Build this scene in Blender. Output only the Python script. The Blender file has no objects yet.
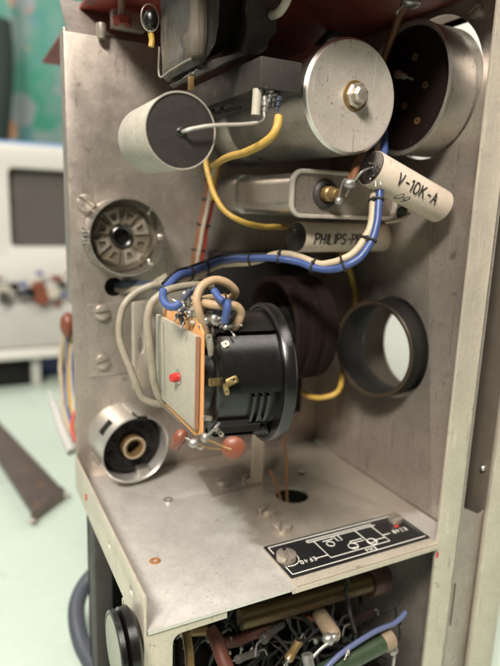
import bpy, bmesh, math, random
from mathutils import Vector, Matrix, noise as mnoise
random.seed(7)
C = bpy.context.scene.collection
SC = bpy.context.scene
S = 0.01                                   # all measures below are centimetres

# ------------------------------------------------------------------ camera
YAW, PITCH, ROLL = map(math.radians, (27.27, 11.98, -2.07))
FPX = 580.0                                # focal length in pixels of a 500 x 666 picture
FWD = Vector((math.sin(YAW)*math.cos(PITCH), math.cos(YAW)*math.cos(PITCH), -math.sin(PITCH)))
_r = Vector((math.cos(YAW), -math.sin(YAW), 0)); _d = FWD.cross(_r)
RGT = math.cos(ROLL)*_r + math.sin(ROLL)*_d
DWN = -math.sin(ROLL)*_r + math.cos(ROLL)*_d
EYE = Vector((-4.337, -14.403, 12.203))
cam = bpy.data.objects.new('camera', bpy.data.cameras.new('camera')); C.objects.link(cam)
m = Matrix((RGT, -DWN, -FWD)).transposed().to_4x4(); m.translation = EYE*S
cam.matrix_world = m
cd = cam.data; cd.sensor_fit = 'VERTICAL'; cd.sensor_height = 36; cd.lens = 36*FPX/666
cd.clip_start = 0.005; cd.clip_end = 50
cd.dof.use_dof = True; cd.dof.focus_distance = 0.185; cd.dof.aperture_fstop = 8.8
SC.camera = cam

# ------------------------------------------------------------------ light
w = bpy.data.worlds.new('World'); SC.world = w; w.use_nodes = True
w.node_tree.nodes['Background'].inputs[0].default_value = (1.0, 0.93, 0.84, 1)
w.node_tree.nodes['Background'].inputs[1].default_value = 0.045
def area(name, loc, target, size, power, col):
    L = bpy.data.lights.new(name, 'AREA'); L.shape = 'RECTANGLE'; L.size = size[0]*S; L.size_y = size[1]*S
    L.energy = power; L.color = col
    o = bpy.data.objects.new(name, L); C.objects.link(o); o.location = Vector(loc)*S
    o.rotation_euler = (Vector(target)-Vector(loc)).to_track_quat('-Z', 'Y').to_euler()
    return o
area('ceiling_lamp', (-34, -36, 62), (6, 4, 6), (20, 10), 11.5, (1.0, 0.93, 0.83))
area('overhead_fill', (8, -42, 130), (5, 3, 6), (70, 26), 9.0, (1.0, 0.94, 0.86))  # unseen soft fill lamp added overhead for gradients and reflections
area('bench_lamp', (75, 45, 70), (45, 30, 0), (40, 40), 18.0, (1.0, 0.95, 0.86))
area('room_lamp', (-60, 60, 110), (5, 80, 0), (80, 80), 10.5, (1.0, 0.97, 0.92))
SC.view_settings.view_transform = 'Standard'; SC.view_settings.look = 'None'
SC.view_settings.exposure = 0.0; SC.view_settings.gamma = 1.0

# ------------------------------------------------------------------ helpers
def ray(px, py): return FWD + RGT*((px-250)/FPX) + DWN*((py-333)/FPX)
def at(px, py, ax, v):                     # sight line met with the plane x, y or z = v
    r = ray(px, py); i = 'xyz'.index(ax); return EYE + r*((v-EYE[i])/r[i])
def dp(px, py, d): return EYE + ray(px, py)*d
V = Vector

def basis(ax, up=None):
    z = V(ax).normalized()
    u = V(up) if up is not None else (V((0,0,1)) if abs(z.z) < 0.9 else V((0,1,0)))
    x = u.cross(z).normalized(); y = z.cross(x)
    return x, y, z
def frame(o, x, y, z):
    mm = Matrix((V(x), V(y), V(z))).transposed().to_4x4(); mm.translation = V(o); return mm
def smooth_path(pts, n=8):
    P = [V(p) for p in pts]
    if len(P) < 3: return P
    P = [P[0]*2-P[1]] + P + [P[-1]*2-P[-2]]; out = []
    for i in range(1, len(P)-2):
        a, b, c, d = P[i-1:i+3]
        for k in range(n):
            t = k/n
            out.append(0.5*((2*b)+(c-a)*t+(2*a-5*b+4*c-d)*t*t+(3*b-a-3*c+d)*t**3))
    out.append(P[-2]); return out

class MB:
    def __init__(s): s.bm = bmesh.new()
    def box(s, lo, hi, bev=0.0, mat=None):
        b = bmesh.new(); bmesh.ops.create_cube(b, size=1)
        lo, hi = V(lo), V(hi)
        for v in b.verts: v.co = V([(lo[i]+hi[i])/2 + v.co[i]*(hi[i]-lo[i]) for i in range(3)])
        if bev: bmesh.ops.bevel(b, geom=b.edges[:], offset=bev, segments=2, affect='EDGES', profile=0.5)
        return s.add(b, mat)
    def add(s, b, mat=None):
        if mat is not None: b.transform(mat)
        me = bpy.data.meshes.new('tmp'); b.to_mesh(me); b.free(); s.bm.from_mesh(me); bpy.data.meshes.remove(me); return s
    def tube(s, pts, r, seg=10, n=8, closed=False, raw=False):
        P = [V(p) for p in pts] if raw else smooth_path(pts, n)
        if not raw and not isinstance(r, (list, tuple)) and 0.02 < r < 0.3 and len(P) > 12:
            P = [p+mnoise.noise_vector(p*1.1)*r*0.30+mnoise.noise_vector(p*3.3)*r*0.10 for p in P]
        b = s.bm; rings = []; x = None; N = len(P)
        for i, p in enumerate(P):
            t = (P[min(i+1, N-1)]-P[max(i-1, 0)])
            if closed: t = P[(i+1) % N]-P[i-1]
            if t.length < 1e-9: t = V((0,0,1))
            t.normalize()
            if x is None: x = basis(t)[0]
            x = (x-t*x.dot(t))
            x = x.normalized() if x.length > 1e-6 else basis(t)[0]
            y = t.cross(x); rr = r[min(len(r)-1, int(i*len(r)/N))] if isinstance(r, (list, tuple)) else r
            rings.append([b.verts.new(p+(x*math.cos(a)+y*math.sin(a))*rr) for a in [2*math.pi*k/seg for k in range(seg)]])
        pairs = list(zip(rings, rings[1:])) + ([(rings[-1], rings[0])] if closed else [])
        for A, B in pairs:
            for k in range(seg): b.faces.new((A[k], A[(k+1) % seg], B[(k+1) % seg], B[k]))
        if not closed: b.faces.new(rings[0][::-1]); b.faces.new(rings[-1])
        return s
    def lathe(s, prof, o, ax, seg=48, a0=0.0, a1=None, up=None, close=False):
        x, y, z = basis(ax, up); o = V(o); b = s.bm; full = a1 is None
        A = [2*math.pi*k/seg for k in range(seg)] if full else [a0+(a1-a0)*k/seg for k in range(seg+1)]
        rows = []
        for r, h in prof:
            if r < 1e-6 and full: rows.append([b.verts.new(o+z*h)])
            else: rows.append([b.verts.new(o+z*h+(x*math.cos(a)+y*math.sin(a))*r) for a in A])
        L = list(zip(rows, rows[1:])) + ([(rows[-1], rows[0])] if close else [])
        for R0, R1 in L:
            n = len(A) if full else len(A)-1
            for k in range(n):
                q = (k+1) % len(A)
                if len(R0) == 1 and len(R1) == 1: continue
                if len(R0) == 1: b.faces.new((R0[0], R1[q], R1[k]))
                elif len(R1) == 1: b.faces.new((R0[k], R0[q], R1[0]))
                else: b.faces.new((R0[k], R0[q], R1[q], R1[k]))
        if not full and close:
            b.faces.new([R[0] for R in rows]); b.faces.new([R[-1] for R in rows][::-1])
        return s
    def prism(s, outline, z0, z1, mat=None, bev=0.0):
        b = bmesh.new(); lo = [b.verts.new((p[0], p[1], z0)) for p in outline]; hi = [b.verts.new((p[0], p[1], z1)) for p in outline]
        b.faces.new(lo[::-1]); b.faces.new(hi); n = len(lo)
        for k in range(n): b.faces.new((lo[k], lo[(k+1) % n], hi[(k+1) % n], hi[k]))
        if bev: bmesh.ops.bevel(b, geom=b.edges[:], offset=bev, segments=2, affect='EDGES', profile=0.5)
        return s.add(b, mat)
    def sheet(s, outline, holes, th, mat, bev=0.015):      # a plate with holes; z = 0 .. th in its own frame
        cu = bpy.data.curves.new('tmp', 'CURVE'); cu.dimensions = '2D'; cu.fill_mode = 'BOTH'
        cu.extrude = th/2-bev; cu.bevel_depth = bev; cu.bevel_resolution = 1; cu.offset = -bev
        for L in [outline]+holes:
            sp = cu.splines.new('POLY'); sp.points.add(len(L)-1); sp.use_cyclic_u = True
            for p, q in zip(sp.points, L): p.co = (q[0], q[1], 0, 1)
        o = bpy.data.objects.new('tmp', cu); me = bpy.data.meshes.new_from_object(o)
        b = bmesh.new(); b.from_mesh(me); bmesh.ops.translate(b, verts=b.verts[:], vec=(0,0,th/2))
        bpy.data.objects.remove(o); bpy.data.meshes.remove(me); bpy.data.curves.remove(cu)
        bmesh.ops.remove_doubles(b, verts=b.verts[:], dist=1e-4)
        return s.add(b, mat)
    def ball(s, c, r, sub=3, scale=(1,1,1), noise=0.0):
        b = bmesh.new(); bmesh.ops.create_icosphere(b, subdivisions=sub, radius=1)
        for v in b.verts:
            k = 1+random.uniform(-noise, noise); v.co = V([v.co[i]*r*scale[i]*k for i in range(3)])+V(c)
        return s.add(b)
    def rough(s, amp, sc=1.0, cuts=3, flat=False):
        bmesh.ops.subdivide_edges(s.bm, edges=s.bm.edges[:], cuts=cuts, use_grid_fill=True) if cuts else None
        s.bm.normal_update()
        for v in s.bm.verts:
            v.co += v.normal*(mnoise.noise(v.co*sc)*amp + 0.4*mnoise.noise(v.co*sc*3.1)*amp)
        return s
    def build(s, name, mat, parent=None, ang=40, origin=None):
        bm = s.bm
        bmesh.ops.recalc_face_normals(bm, faces=bm.faces[:])
        if parent is not None: org = V(parent['_o'])
        elif origin is not None: org = V(origin)
        else:
            co = [v.co for v in bm.verts]
            lo = V([min(c[i] for c in co) for i in range(3)]); hi = V([max(c[i] for c in co) for i in range(3)])
            org = V(((lo.x+hi.x)/2, (lo.y+hi.y)/2, lo.z))
        for v in bm.verts: v.co = (v.co-org)*S
        me = bpy.data.meshes.new(name); bm.to_mesh(me); bm.free()
        me.polygons.foreach_set('use_smooth', [True]*len(me.polygons)); me.set_sharp_from_angle(angle=math.radians(ang))
        me.materials.append(mat)
        o = bpy.data.objects.new(name, me); C.objects.link(o)
        if parent is not None: o.parent = parent
        else: o.location = org*S
        o['_o'] = org
        return o
def circ(c, r, n=40): return [(c[0]+r*math.cos(2*math.pi*k/n), c[1]+r*math.sin(2*math.pi*k/n)) for k in range(n)]
def rect(x0, y0, x1, y1): return [(x0,y0),(x1,y0),(x1,y1),(x0,y1)]
def rrect(x0, y0, x1, y1, r, n=6):
    out = []
    for cx, cy, a in ((x1-r,y0+r,-90),(x1-r,y1-r,0),(x0+r,y1-r,90),(x0+r,y0+r,180)):
        for k in range(n+1):
            t = math.radians(a+90*k/n); out.append((cx+r*math.cos(t), cy+r*math.sin(t)))
    return out
def tag(o, label, cat, group=None):
    o['label'] = label; o['category'] = cat
    if group: o['group'] = group
    return o
def thing(name, label, cat, loc, group=None):
    o = bpy.data.objects.new(name, None); C.objects.link(o); o.location = V(loc)*S
    o.empty_display_size = 0.01; o['_o'] = V(loc)
    return tag(o, label, cat, group)
def struct(o): o['kind'] = 'structure'; return o
XZ = lambda y: frame((0,y,0), (1,0,0), (0,0,1), (0,-1,0))      # (x,z) drawn on the plane y, thickness towards the viewer
YZ = lambda x: frame((x,0,0), (0,1,0), (0,0,1), (1,0,0))

# ------------------------------------------------------------------ materials
def mk(name, col, rough=0.5, metal=0.0, var=0.14, sc=0.7, fine=9.0, fvar=0.08, spots=None, spot_sc=2.2, spot_at=0.63, bump=0.05,
       bsc=30.0, stretch=None, coat=0.0, spec=0.5, trans=0.0, wear=0.0, rv=0.35):
    M = bpy.data.materials.new(name); M.use_nodes = True; nt = M.node_tree; N = nt.nodes; L = nt.links
    B = N['Principled BSDF']; tc = N.new('ShaderNodeTexCoord'); mp = N.new('ShaderNodeMapping')
    oi = N.new('ShaderNodeObjectInfo'); mul = N.new('ShaderNodeVectorMath'); mul.operation = 'SCALE'; mul.inputs[0].default_value = (37,51,29)
    L.new(oi.outputs['Random'], mul.inputs['Scale']); L.new(mul.outputs[0], mp.inputs['Location'])
    st = stretch or (1,1,1); mp.inputs['Scale'].default_value = tuple(100*q for q in st); L.new(tc.outputs['Object'], mp.inputs['Vector'])
    def noise(scale, det=6, ro=0.6):
        n = N.new('ShaderNodeTexNoise'); n.inputs['Scale'].default_value = scale; n.inputs['Detail'].default_value = det
        n.inputs['Roughness'].default_value = ro; L.new(mp.outputs[0], n.inputs['Vector']); return n.outputs['Fac']
    def mth(op, a, b):
        q = N.new('ShaderNodeMath'); q.operation = op
        for i, v in enumerate((a, b)):
            if isinstance(v, (int, float)): q.inputs[i].default_value = v
            else: L.new(v, q.inputs[i])
        return q.outputs[0]
    big, fn = noise(sc), noise(fine, 3)
    k = mth('ADD', mth('MULTIPLY', mth('SUBTRACT', big, 0.5), 2.6*var), mth('MULTIPLY', mth('SUBTRACT', fn, 0.5), 2.6*fvar)); k = mth('ADD', k, 1.0)
    vm = N.new('ShaderNodeVectorMath'); vm.operation = 'SCALE'; vm.inputs[0].default_value = col[:3]; L.new(k, vm.inputs['Scale'])
    out = vm.outputs[0]
    if spots:
        rp = N.new('ShaderNodeMapRange'); rp.inputs['From Min'].default_value = spot_at; rp.inputs['From Max'].default_value = spot_at+0.07
        L.new(noise(spot_sc, 8, 0.65), rp.inputs['Value'])
        mx = N.new('ShaderNodeMix'); mx.data_type = 'RGBA'; L.new(rp.outputs[0], mx.inputs['Factor'])
        L.new(out, mx.inputs['A']); mx.inputs['B'].default_value = (*spots, 1); out = mx.outputs['Result']
    if wear:
        sk = N.new('ShaderNodeMapRange'); sk.inputs['From Min'].default_value = 0.66; sk.inputs['From Max'].default_value = 0.74; L.new(noise(11, 2, 0.5), sk.inputs['Value'])
        m2 = N.new('ShaderNodeMapping'); m2.inputs['Rotation'].default_value = (0.5,0.9,0.7); m2.inputs['Scale'].default_value = (2.2,2.2,0.16); L.new(mp.outputs[0], m2.inputs['Vector'])
        sn = N.new('ShaderNodeTexNoise'); sn.inputs['Scale'].default_value = 3.2; sn.inputs['Detail'].default_value = 3; sn.inputs['Distortion'].default_value = 0.4; L.new(m2.outputs[0], sn.inputs['Vector'])
        sr = N.new('ShaderNodeMapRange'); sr.inputs['From Min'].default_value = 0.665; sr.inputs['From Max'].default_value = 0.70; L.new(sn.outputs['Fac'], sr.inputs['Value'])
        tot = mth('MINIMUM', mth('ADD', mth('MULTIPLY', sk.outputs[0], 0.8), mth('MULTIPLY', sr.outputs[0], 0.5)), 1.0)
        tot = mth('MULTIPLY', tot, wear)
        mw = N.new('ShaderNodeMix'); mw.data_type = 'RGBA'; L.new(tot, mw.inputs['Factor']); L.new(out, mw.inputs['A'])
        mw.inputs['B'].default_value = (col[0]*0.30, col[1]*0.26, col[2]*0.22, 1); out = mw.outputs['Result']
        lr = N.new('ShaderNodeMapRange'); lr.inputs['From Min'].default_value = 0.345; lr.inputs['From Max'].default_value = 0.31; L.new(sn.outputs['Fac'], lr.inputs['Value'])
        m3 = N.new('ShaderNodeMix'); m3.data_type = 'RGBA'; L.new(mth('MULTIPLY', lr.outputs[0], 0.45*wear), m3.inputs['Factor']); L.new(out, m3.inputs['A'])
        m3.inputs['B'].default_value = tuple(min(0.85, q*1.5) for q in col)+(1,); out = m3.outputs['Result']
    L.new(out, B.inputs['Base Color']); B.inputs['Metallic'].default_value = metal
    L.new(mth('ADD', rough, mth('MULTIPLY', mth('SUBTRACT', noise(sc*2.3), 0.5), rv)), B.inputs['Roughness'])
    B.inputs['Coat Weight'].default_value = coat; B.inputs['Specular IOR Level'].default_value = spec
    B.inputs['Transmission Weight'].default_value = trans
    if bump:
        bp = N.new('ShaderNodeBump'); bp.inputs['Strength'].default_value = bump; bp.inputs['Distance'].default_value = 0.0004
        L.new(noise(bsc, 4), bp.inputs['Height']); L.new(bp.outputs[0], B.inputs['Normal'])
    M['_out'] = 0
    return M
PLATE = mk('oxidised_plate', (0.40,0.35,0.31), 0.42, 0.72, 0.22, 0.45, 7, 0.16, spots=(0.24,0.195,0.16), spot_sc=1.1, spot_at=0.62, bump=0.12, wear=0.9, rv=0.45)
SHELF = mk('worn_zinc', (0.68,0.65,0.61), 0.40, 0.6, 0.10, 0.8, 9, 0.12, spots=(0.50,0.44,0.36), spot_sc=1.1, spot_at=0.65, bump=0.08, wear=0.6, rv=0.4)
FLANGE = mk('pale_zinc_edge', (0.58,0.52,0.43), 0.40, 0.5, 0.14, 0.6, 8, 0.12, spots=(0.36,0.28,0.20), spot_sc=2.0, spot_at=0.64, bump=0.08, wear=0.8)
REDP = mk('red_lead_paint', (0.20,0.035,0.025), 0.55, 0, 0.25, 0.5, 6, 0.15, spots=(0.07,0.03,0.03), spot_sc=0.8, spot_at=0.58)
ALU = mk('dull_aluminium', (0.62,0.595,0.55), 0.34, 0.9, 0.12, 0.7, 12, 0.10, spots=(0.36,0.31,0.25), spot_sc=2.2, spot_at=0.64, bump=0.06, wear=0.8, rv=0.4)
ALUF = mk('can_end_aluminium', (0.66,0.60,0.53), 0.45, 0.55, 0.12, 0.9, 10, 0.09, spots=(0.36,0.25,0.16), spot_sc=2.2, spot_at=0.62, bump=0.08, wear=1.0)
TIN = mk('tinned_steel', (0.62,0.59,0.54), 0.27, 0.92, 0.14, 1.5, 14, 0.08, spots=(0.3,0.25,0.19), spot_sc=3.5, spot_at=0.66, wear=0.5, rv=0.3, bump=0.04)
SCREW = mk('screw_zinc', (0.46,0.41,0.35), 0.36, 0.7, 0.15, 2.5, 14, 0.1, spots=(0.2,0.15,0.1), spot_sc=5, spot_at=0.64)
DARKM = mk('dark_grey_metal', (0.042,0.038,0.034), 0.55, 0.2, 0.25, 0.8, 9, 0.15, spots=(0.11,0.098,0.086), spot_sc=2.0, spot_at=0.62)
BLACK = mk('black_bakelite', (0.007,0.0065,0.006), 0.22, 0, 0.2, 1.5, 14, 0.25, spots=(0.026,0.023,0.020), spot_sc=15.0, spot_at=0.66, bump=0.16, bsc=30, rv=0.15, spec=0.6)
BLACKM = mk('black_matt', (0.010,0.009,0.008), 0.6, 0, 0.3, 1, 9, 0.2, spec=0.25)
BROWN = mk('brown_bakelite', (0.013,0.0075,0.006), 0.65, 0, 0.25, 0.8, 9, 0.12, spots=(0.036,0.025,0.019), spot_sc=1.6, spot_at=0.64, spec=0.10)
PITCH_M = mk('pitch_seal', (0.020,0.015,0.013), 0.6, 0, 0.25, 1.2, 9, 0.2, spots=(0.05,0.04,0.033), spot_sc=5.0, spot_at=0.69, bump=0.25, bsc=9)
TAR = mk('black_tar', (0.008,0.007,0.006), 0.3, 0, 0.3, 2, 9, 0.2, bump=0.5, bsc=7)
CARD = mk('grey_paper', (0.37,0.335,0.285), 0.75, 0, 0.16, 1.1, 10, 0.16, spots=(0.19,0.165,0.135), spot_sc=3.4, spot_at=0.64, bump=0.2, wear=0.9)
WAX = mk('waxed_paper', (0.56,0.47,0.38), 0.5, 0, 0.16, 1.0, 7, 0.10, spots=(0.33,0.25,0.18), spot_sc=2.4, spot_at=0.63, bump=0.25, bsc=7, wear=0.7)
FIBRE = mk('fibre_board', (0.35,0.325,0.265), 0.75, 0, 0.08, 0.8, 14, 0.20, bump=0.2, bsc=22, wear=0.4)
FIBEDGE = mk('orange_card', (0.62,0.31,0.12), 0.7, 0, 0.12, 1.2, 9, 0.08)
LAM = mk('laminated_iron', (0.105,0.088,0.068), 0.55, 0.25, 0.25, 1.2, 9, 0.3, stretch=(7,7,0.35), bump=0.35, bsc=6)
BLUE = mk('blue_plastic', (0.040,0.072,0.21), 0.42, 0, 0.25, 2.0, 9, 0.15, spots=(0.10,0.10,0.13), spot_sc=3, spot_at=0.63)
CREAM = mk('cream_rubber', (0.42,0.34,0.235), 0.55, 0, 0.2, 1.4, 9, 0.12, spots=(0.22,0.16,0.10), spot_sc=3, spot_at=0.62)
GREYW = mk('grey_rubber', (0.27,0.235,0.18), 0.5, 0, 0.22, 1.4, 9, 0.12, spots=(0.13,0.105,0.075), spot_sc=3, spot_at=0.62)
YEL = mk('yellow_sleeve', (0.42,0.265,0.05), 0.5, 0, 0.22, 1.6, 9, 0.15, spots=(0.22,0.12,0.03), spot_sc=3, spot_at=0.62)
REDW = mk('red_plastic', (0.42,0.045,0.03), 0.4, 0, 0.15, 1.2)
BRNW = mk('brown_sleeve', (0.15,0.06,0.027), 0.5, 0, 0.2, 1.2)
DKBL = mk('navy_rubber', (0.035,0.045,0.075), 0.5, 0, 0.2, 1.2)
WHTW = mk('white_sleeve', (0.45,0.41,0.34), 0.5, 0, 0.1, 1.2)
LACE = mk('waxed_lacing', (0.016,0.013,0.012), 0.6, 0)
ORNG = mk('orange_brown_wire', (0.30,0.14,0.045), 0.5, 0.2)
CERAM = mk('terracotta_ceramic', (0.17,0.050,0.026), 0.36, 0, 0.18, 3, 16, 0.12, spots=(0.34,0.18,0.12), spot_sc=9, spot_at=0.66, bump=0.2, rv=0.1)
BRASS = mk('brass', (0.55,0.40,0.18), 0.32, 0.9, 0.2, 2, 12, 0.1)
BRASSD = mk('aged_brass', (0.24,0.155,0.065), 0.42, 0.55, 0.3, 1, 9, 0.2)
SOLD = mk('solder', (0.36,0.345,0.32), 0.42, 0.8, 0.25, 4, 14, 0.2, spots=(0.14,0.10,0.06), spot_sc=7, spot_at=0.60, rv=0.4)
INK = mk('black_ink', (0.016,0.013,0.012), 0.6, 0, spots=(0.26,0.20,0.16), spot_sc=6, spot_at=0.62)
INKP = mk('grey_pencil', (0.10,0.08,0.08), 0.6, 0)
WHITEP = mk('white_print', (0.70,0.68,0.62), 0.55, 0, 0.08)
RUST = mk('rust', (0.30,0.12,0.04), 0.7, 0.1, 0.3, 4)
REDDOT = mk('red_lacquer', (0.45,0.025,0.018), 0.35, 0, 0.1, 3)
GREEN = mk('green_enamel', (0.035,0.056,0.030), 0.35, 0, 0.2, 1.5, 9, 0.1, spots=(0.2,0.2,0.13), spot_sc=4, spot_at=0.66)
TABLE = mk('mint_laminate', (0.46,0.545,0.475), 0.45, 0, 0.06, 0.08, 1.5, 0.04, spots=(0.40,0.475,0.415), spot_sc=0.25, spot_at=0.58, bump=0.02)
SCOPEW = mk('cream_enamel', (0.57,0.55,0.51), 0.45, 0, 0.06, 0.2)
SCREEN = mk('grey_screen', (0.10,0.088,0.08), 0.3, 0, 0.08, 0.1)
GREYP = mk('grey_panel', (0.42,0.41,0.39), 0.5, 0, 0.08, 0.3)
WHITE = mk('white_wall', (0.80,0.78,0.74), 0.7, 0, 0.03, 0.1)
STEEL = mk('rusty_steel', (0.115,0.09,0.082), 0.45, 0.45, 0.3, 0.4, 5, 0.2, spots=(0.20,0.115,0.07), spot_sc=0.8, spot_at=0.58)
SOCKB = mk('grey_socket_resin', (0.135,0.112,0.080), 0.42, 0.1, 0.25, 2, 12, 0.2, spots=(0.26,0.22,0.16), spot_sc=5, spot_at=0.62)

def fabric():
    M = bpy.data.materials.new('printed_fabric'); M.use_nodes = True; nt = M.node_tree; N = nt.nodes; L = nt.links; B = N['Principled BSDF']
    tc = N.new('ShaderNodeTexCoord'); mp = N.new('ShaderNodeMapping'); mp.inputs['Scale'].default_value = (100,100,100); L.new(tc.outputs['Object'], mp.inputs['Vector'])
    vo = N.new('ShaderNodeTexVoronoi'); vo.inputs['Scale'].default_value = 0.19; L.new(mp.outputs[0], vo.inputs['Vector'])
    rp = N.new('ShaderNodeValToRGB'); rp.color_ramp.interpolation = 'CONSTANT'
    sp = N.new('ShaderNodeSeparateColor'); L.new(vo.outputs['Color'], sp.inputs[0]); L.new(sp.outputs[0], rp.inputs['Fac'])
    e = rp.color_ramp.elements; e[0].color = (0.10,0.30,0.24,1); e[1].position = 0.3; e[1].color = (0.23,0.32,0.31,1)
    for p, c in ((0.48,(0.06,0.30,0.19)), (0.64,(0.32,0.34,0.36)), (0.78,(0.10,0.27,0.28)), (0.90,(0.62,0.26,0.14)), (0.95,(0.45,0.28,0.30))):
        q = e.new(p); q.color = (*c,1)
    no = N.new('ShaderNodeTexNoise'); no.inputs['Scale'].default_value = 0.3; L.new(mp.outputs[0], no.inputs['Vector'])
    mx = N.new('ShaderNodeMix'); mx.data_type = 'RGBA'; mx.inputs['Factor'].default_value = 0.2
    L.new(rp.outputs[0], mx.inputs['A'])
    r2 = N.new('ShaderNodeValToRGB'); r2.color_ramp.elements[0].color = (0.06,0.27,0.21,1); r2.color_ramp.elements[0].position = 0.4
    r2.color_ramp.elements[1].color = (0.36,0.40,0.40,1); r2.color_ramp.elements[1].position = 0.6
    L.new(no.outputs['Fac'], r2.inputs['Fac']); L.new(r2.outputs[0], mx.inputs['B'])
    L.new(mx.outputs['Result'], B.inputs['Base Color']); B.inputs['Roughness'].default_value = 0.9
    return M
FABRIC = fabric()
TAN = mk('tan_sleeve', (0.36,0.245,0.145), 0.5, 0, 0.2, 1.4, 9, 0.12, spots=(0.18,0.11,0.06), spot_sc=3, spot_at=0.62)
SATIN = mk('satin_aluminium', (0.66,0.64,0.60), 0.34, 0.8, 0.12, 1, 14, 0.08, spots=(0.36,0.32,0.27), spot_sc=2.5, spot_at=0.66, wear=0.6, rv=0.3, bump=0.04)
TAPE = mk('dark_varnished_tape', (0.052,0.047,0.041), 0.42, 0, 0.35, 1.2, 7, 0.3, spots=(0.13,0.115,0.095), spot_sc=1.8, spot_at=0.62, bump=0.8, bsc=4)
OLDRED = mk('old_red_paint', (0.22,0.035,0.025), 0.5, 0, 0.2, 2)
SHADEP = mk('shaded_plate', (0.12,0.098,0.078), 0.5, 0.2, 0.2, 0.5, 8, 0.1)  # plate colour darkened, so its shade is in the material
# dusty, greyer zone of the shelf where nothing has wiped it
_nt = SHELF.node_tree; _B = _nt.nodes['Principled BSDF']; _src = _B.inputs['Base Color'].links[0].from_socket
_tc = _nt.nodes.new('ShaderNodeTexCoord'); _mp = _nt.nodes.new('ShaderNodeMapping'); _mp.inputs['Scale'].default_value = (100,100,100); _mp.inputs['Location'].default_value = (6.3,5,0)
_nt.links.new(_tc.outputs['Object'], _mp.inputs['Vector'])
_no = _nt.nodes.new('ShaderNodeTexNoise'); _no.inputs['Scale'].default_value = 0.9; _no.inputs['Detail'].default_value = 5; _nt.links.new(_mp.outputs[0], _no.inputs['Vector'])
_sx = _nt.nodes.new('ShaderNodeSeparateXYZ'); _nt.links.new(_mp.outputs[0], _sx.inputs[0])
def _m(op, a, b):
    q = _nt.nodes.new('ShaderNodeMath'); q.operation = op
    for k_, v_ in enumerate((a, b)):
        if isinstance(v_, (int, float)): q.inputs[k_].default_value = v_
        else: _nt.links.new(v_, q.inputs[k_])
    return q.outputs[0]
def _ramp(v, lo, hi):
    q = _nt.nodes.new('ShaderNodeMapRange'); q.interpolation_type = 'SMOOTHSTEP'; q.inputs['From Min'].default_value = lo; q.inputs['From Max'].default_value = hi; _nt.links.new(v, q.inputs['Value']); return q.outputs[0]
_n2 = _m('MULTIPLY', _m('SUBTRACT', _no.outputs['Fac'], 0.5), 2.2)
_f = _m('MULTIPLY', _ramp(_m('ADD', _sx.outputs[0], _n2), 5.0, 5.7), _ramp(_m('ADD', _sx.outputs[1], _n2), 1.6, 2.6))
_mx = _nt.nodes.new('ShaderNodeMix'); _mx.data_type = 'RGBA'; _mx.blend_type = 'MULTIPLY'; _nt.links.new(_m('MULTIPLY', _f, 0.9), _mx.inputs['Factor'])
_nt.links.new(_src, _mx.inputs['A']); _mx.inputs['B'].default_value = (0.58,0.53,0.46,1); _nt.links.new(_mx.outputs['Result'], _B.inputs['Base Color'])

DULLW = mk('darkened_tan_wax', (0.22,0.165,0.11), 0.5, 0, 0.25, 2, 9, 0.15, spots=(0.09,0.065,0.045), spot_sc=4, spot_at=0.60)  # tan wax darkened to stand in for bottom compartment shade
# ------------------------------------------------------------------ lettering (single-stroke)
def arc(cx, cy, rx, ry, a0, a1, n=10): return [(cx+rx*math.cos(math.radians(a0+(a1-a0)*k/n)), cy+ry*math.sin(math.radians(a0+(a1-a0)*k/n))) for k in range(n+1)]
GL = {'P':[[(0,0),(0,1)], [(0,1)]+arc(.3,.76,.26,.24,90,-90)+[(0,.52)]], 'H':[[(0,0),(0,1)],[(.55,0),(.55,1)],[(0,.5),(.55,.5)]],
 'I':[[(.1,0),(.1,1)]], 'L':[[(0,1),(0,0),(.48,0)]], 'S':[arc(.28,.75,.26,.25,20,180)+arc(.28,.75,.26,.25,180,270)+arc(.28,.25,.27,.25,90,-160)],
 '-':[[(.05,.48),(.42,.48)]], 'F':[[(0,0),(0,1),(.5,1)],[(0,.52),(.4,.52)]], 'E':[[(.5,0),(0,0),(0,1),(.5,1)],[(0,.52),(.4,.52)]],
 'V':[[(0,1),(.28,0),(.56,1)]], '1':[[(0,.8),(.2,1),(.2,0)]], '0':[arc(.28,.5,.28,.5,0,360,18)], 'K':[[(0,0),(0,1)],[(.52,1),(0,.42)],[(.14,.56),(.55,0)]],
 'A':[[(0,0),(.3,1),(.6,0)],[(.1,.36),(.5,.36)]], '9':[arc(.27,.7,.26,.3,0,360,16),[(.53,.7),(.5,.25),(.3,0)]], 'M':[[(0,0),(0,1),(.32,.4),(.64,1),(.64,0)]],
 'Z':[[(0,1),(.52,1),(0,0),(.54,0)]], '4':[[(.4,0),(.4,1),(0,.32),(.56,.32)]], '.':[[(.1,0),(.14,.05)]]}
def text_strokes(txt, h, slant=0.0, gap=0.28):
    out = []; x = 0
    for ch in txt:
        if ch == ' ': x += .5*h; continue
        g = GL[ch]; wd = max(p[0] for s_ in g for p in s_)
        for s_ in g: out.append([(x+(p[0]+slant*p[1])*h, p[1]*h) for p in s_])
        x += (wd+gap)*h
    return out, x-gap*h
def densify(s_, n=6):
    out = []
    for a, b in zip(s_, s_[1:]): out += [(a[0]+(b[0]-a[0])*k/n, a[1]+(b[1]-a[1])*k/n) for k in range(n)]
    return out+[s_[-1]]
def ink_flat(mb, strokes, mat, r):                # mat maps (x, y, 0) to the plane
    for s_ in strokes: mb.tube([mat @ V((p[0], p[1], 0)) for p in s_], r, 6, raw=True)
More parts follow.
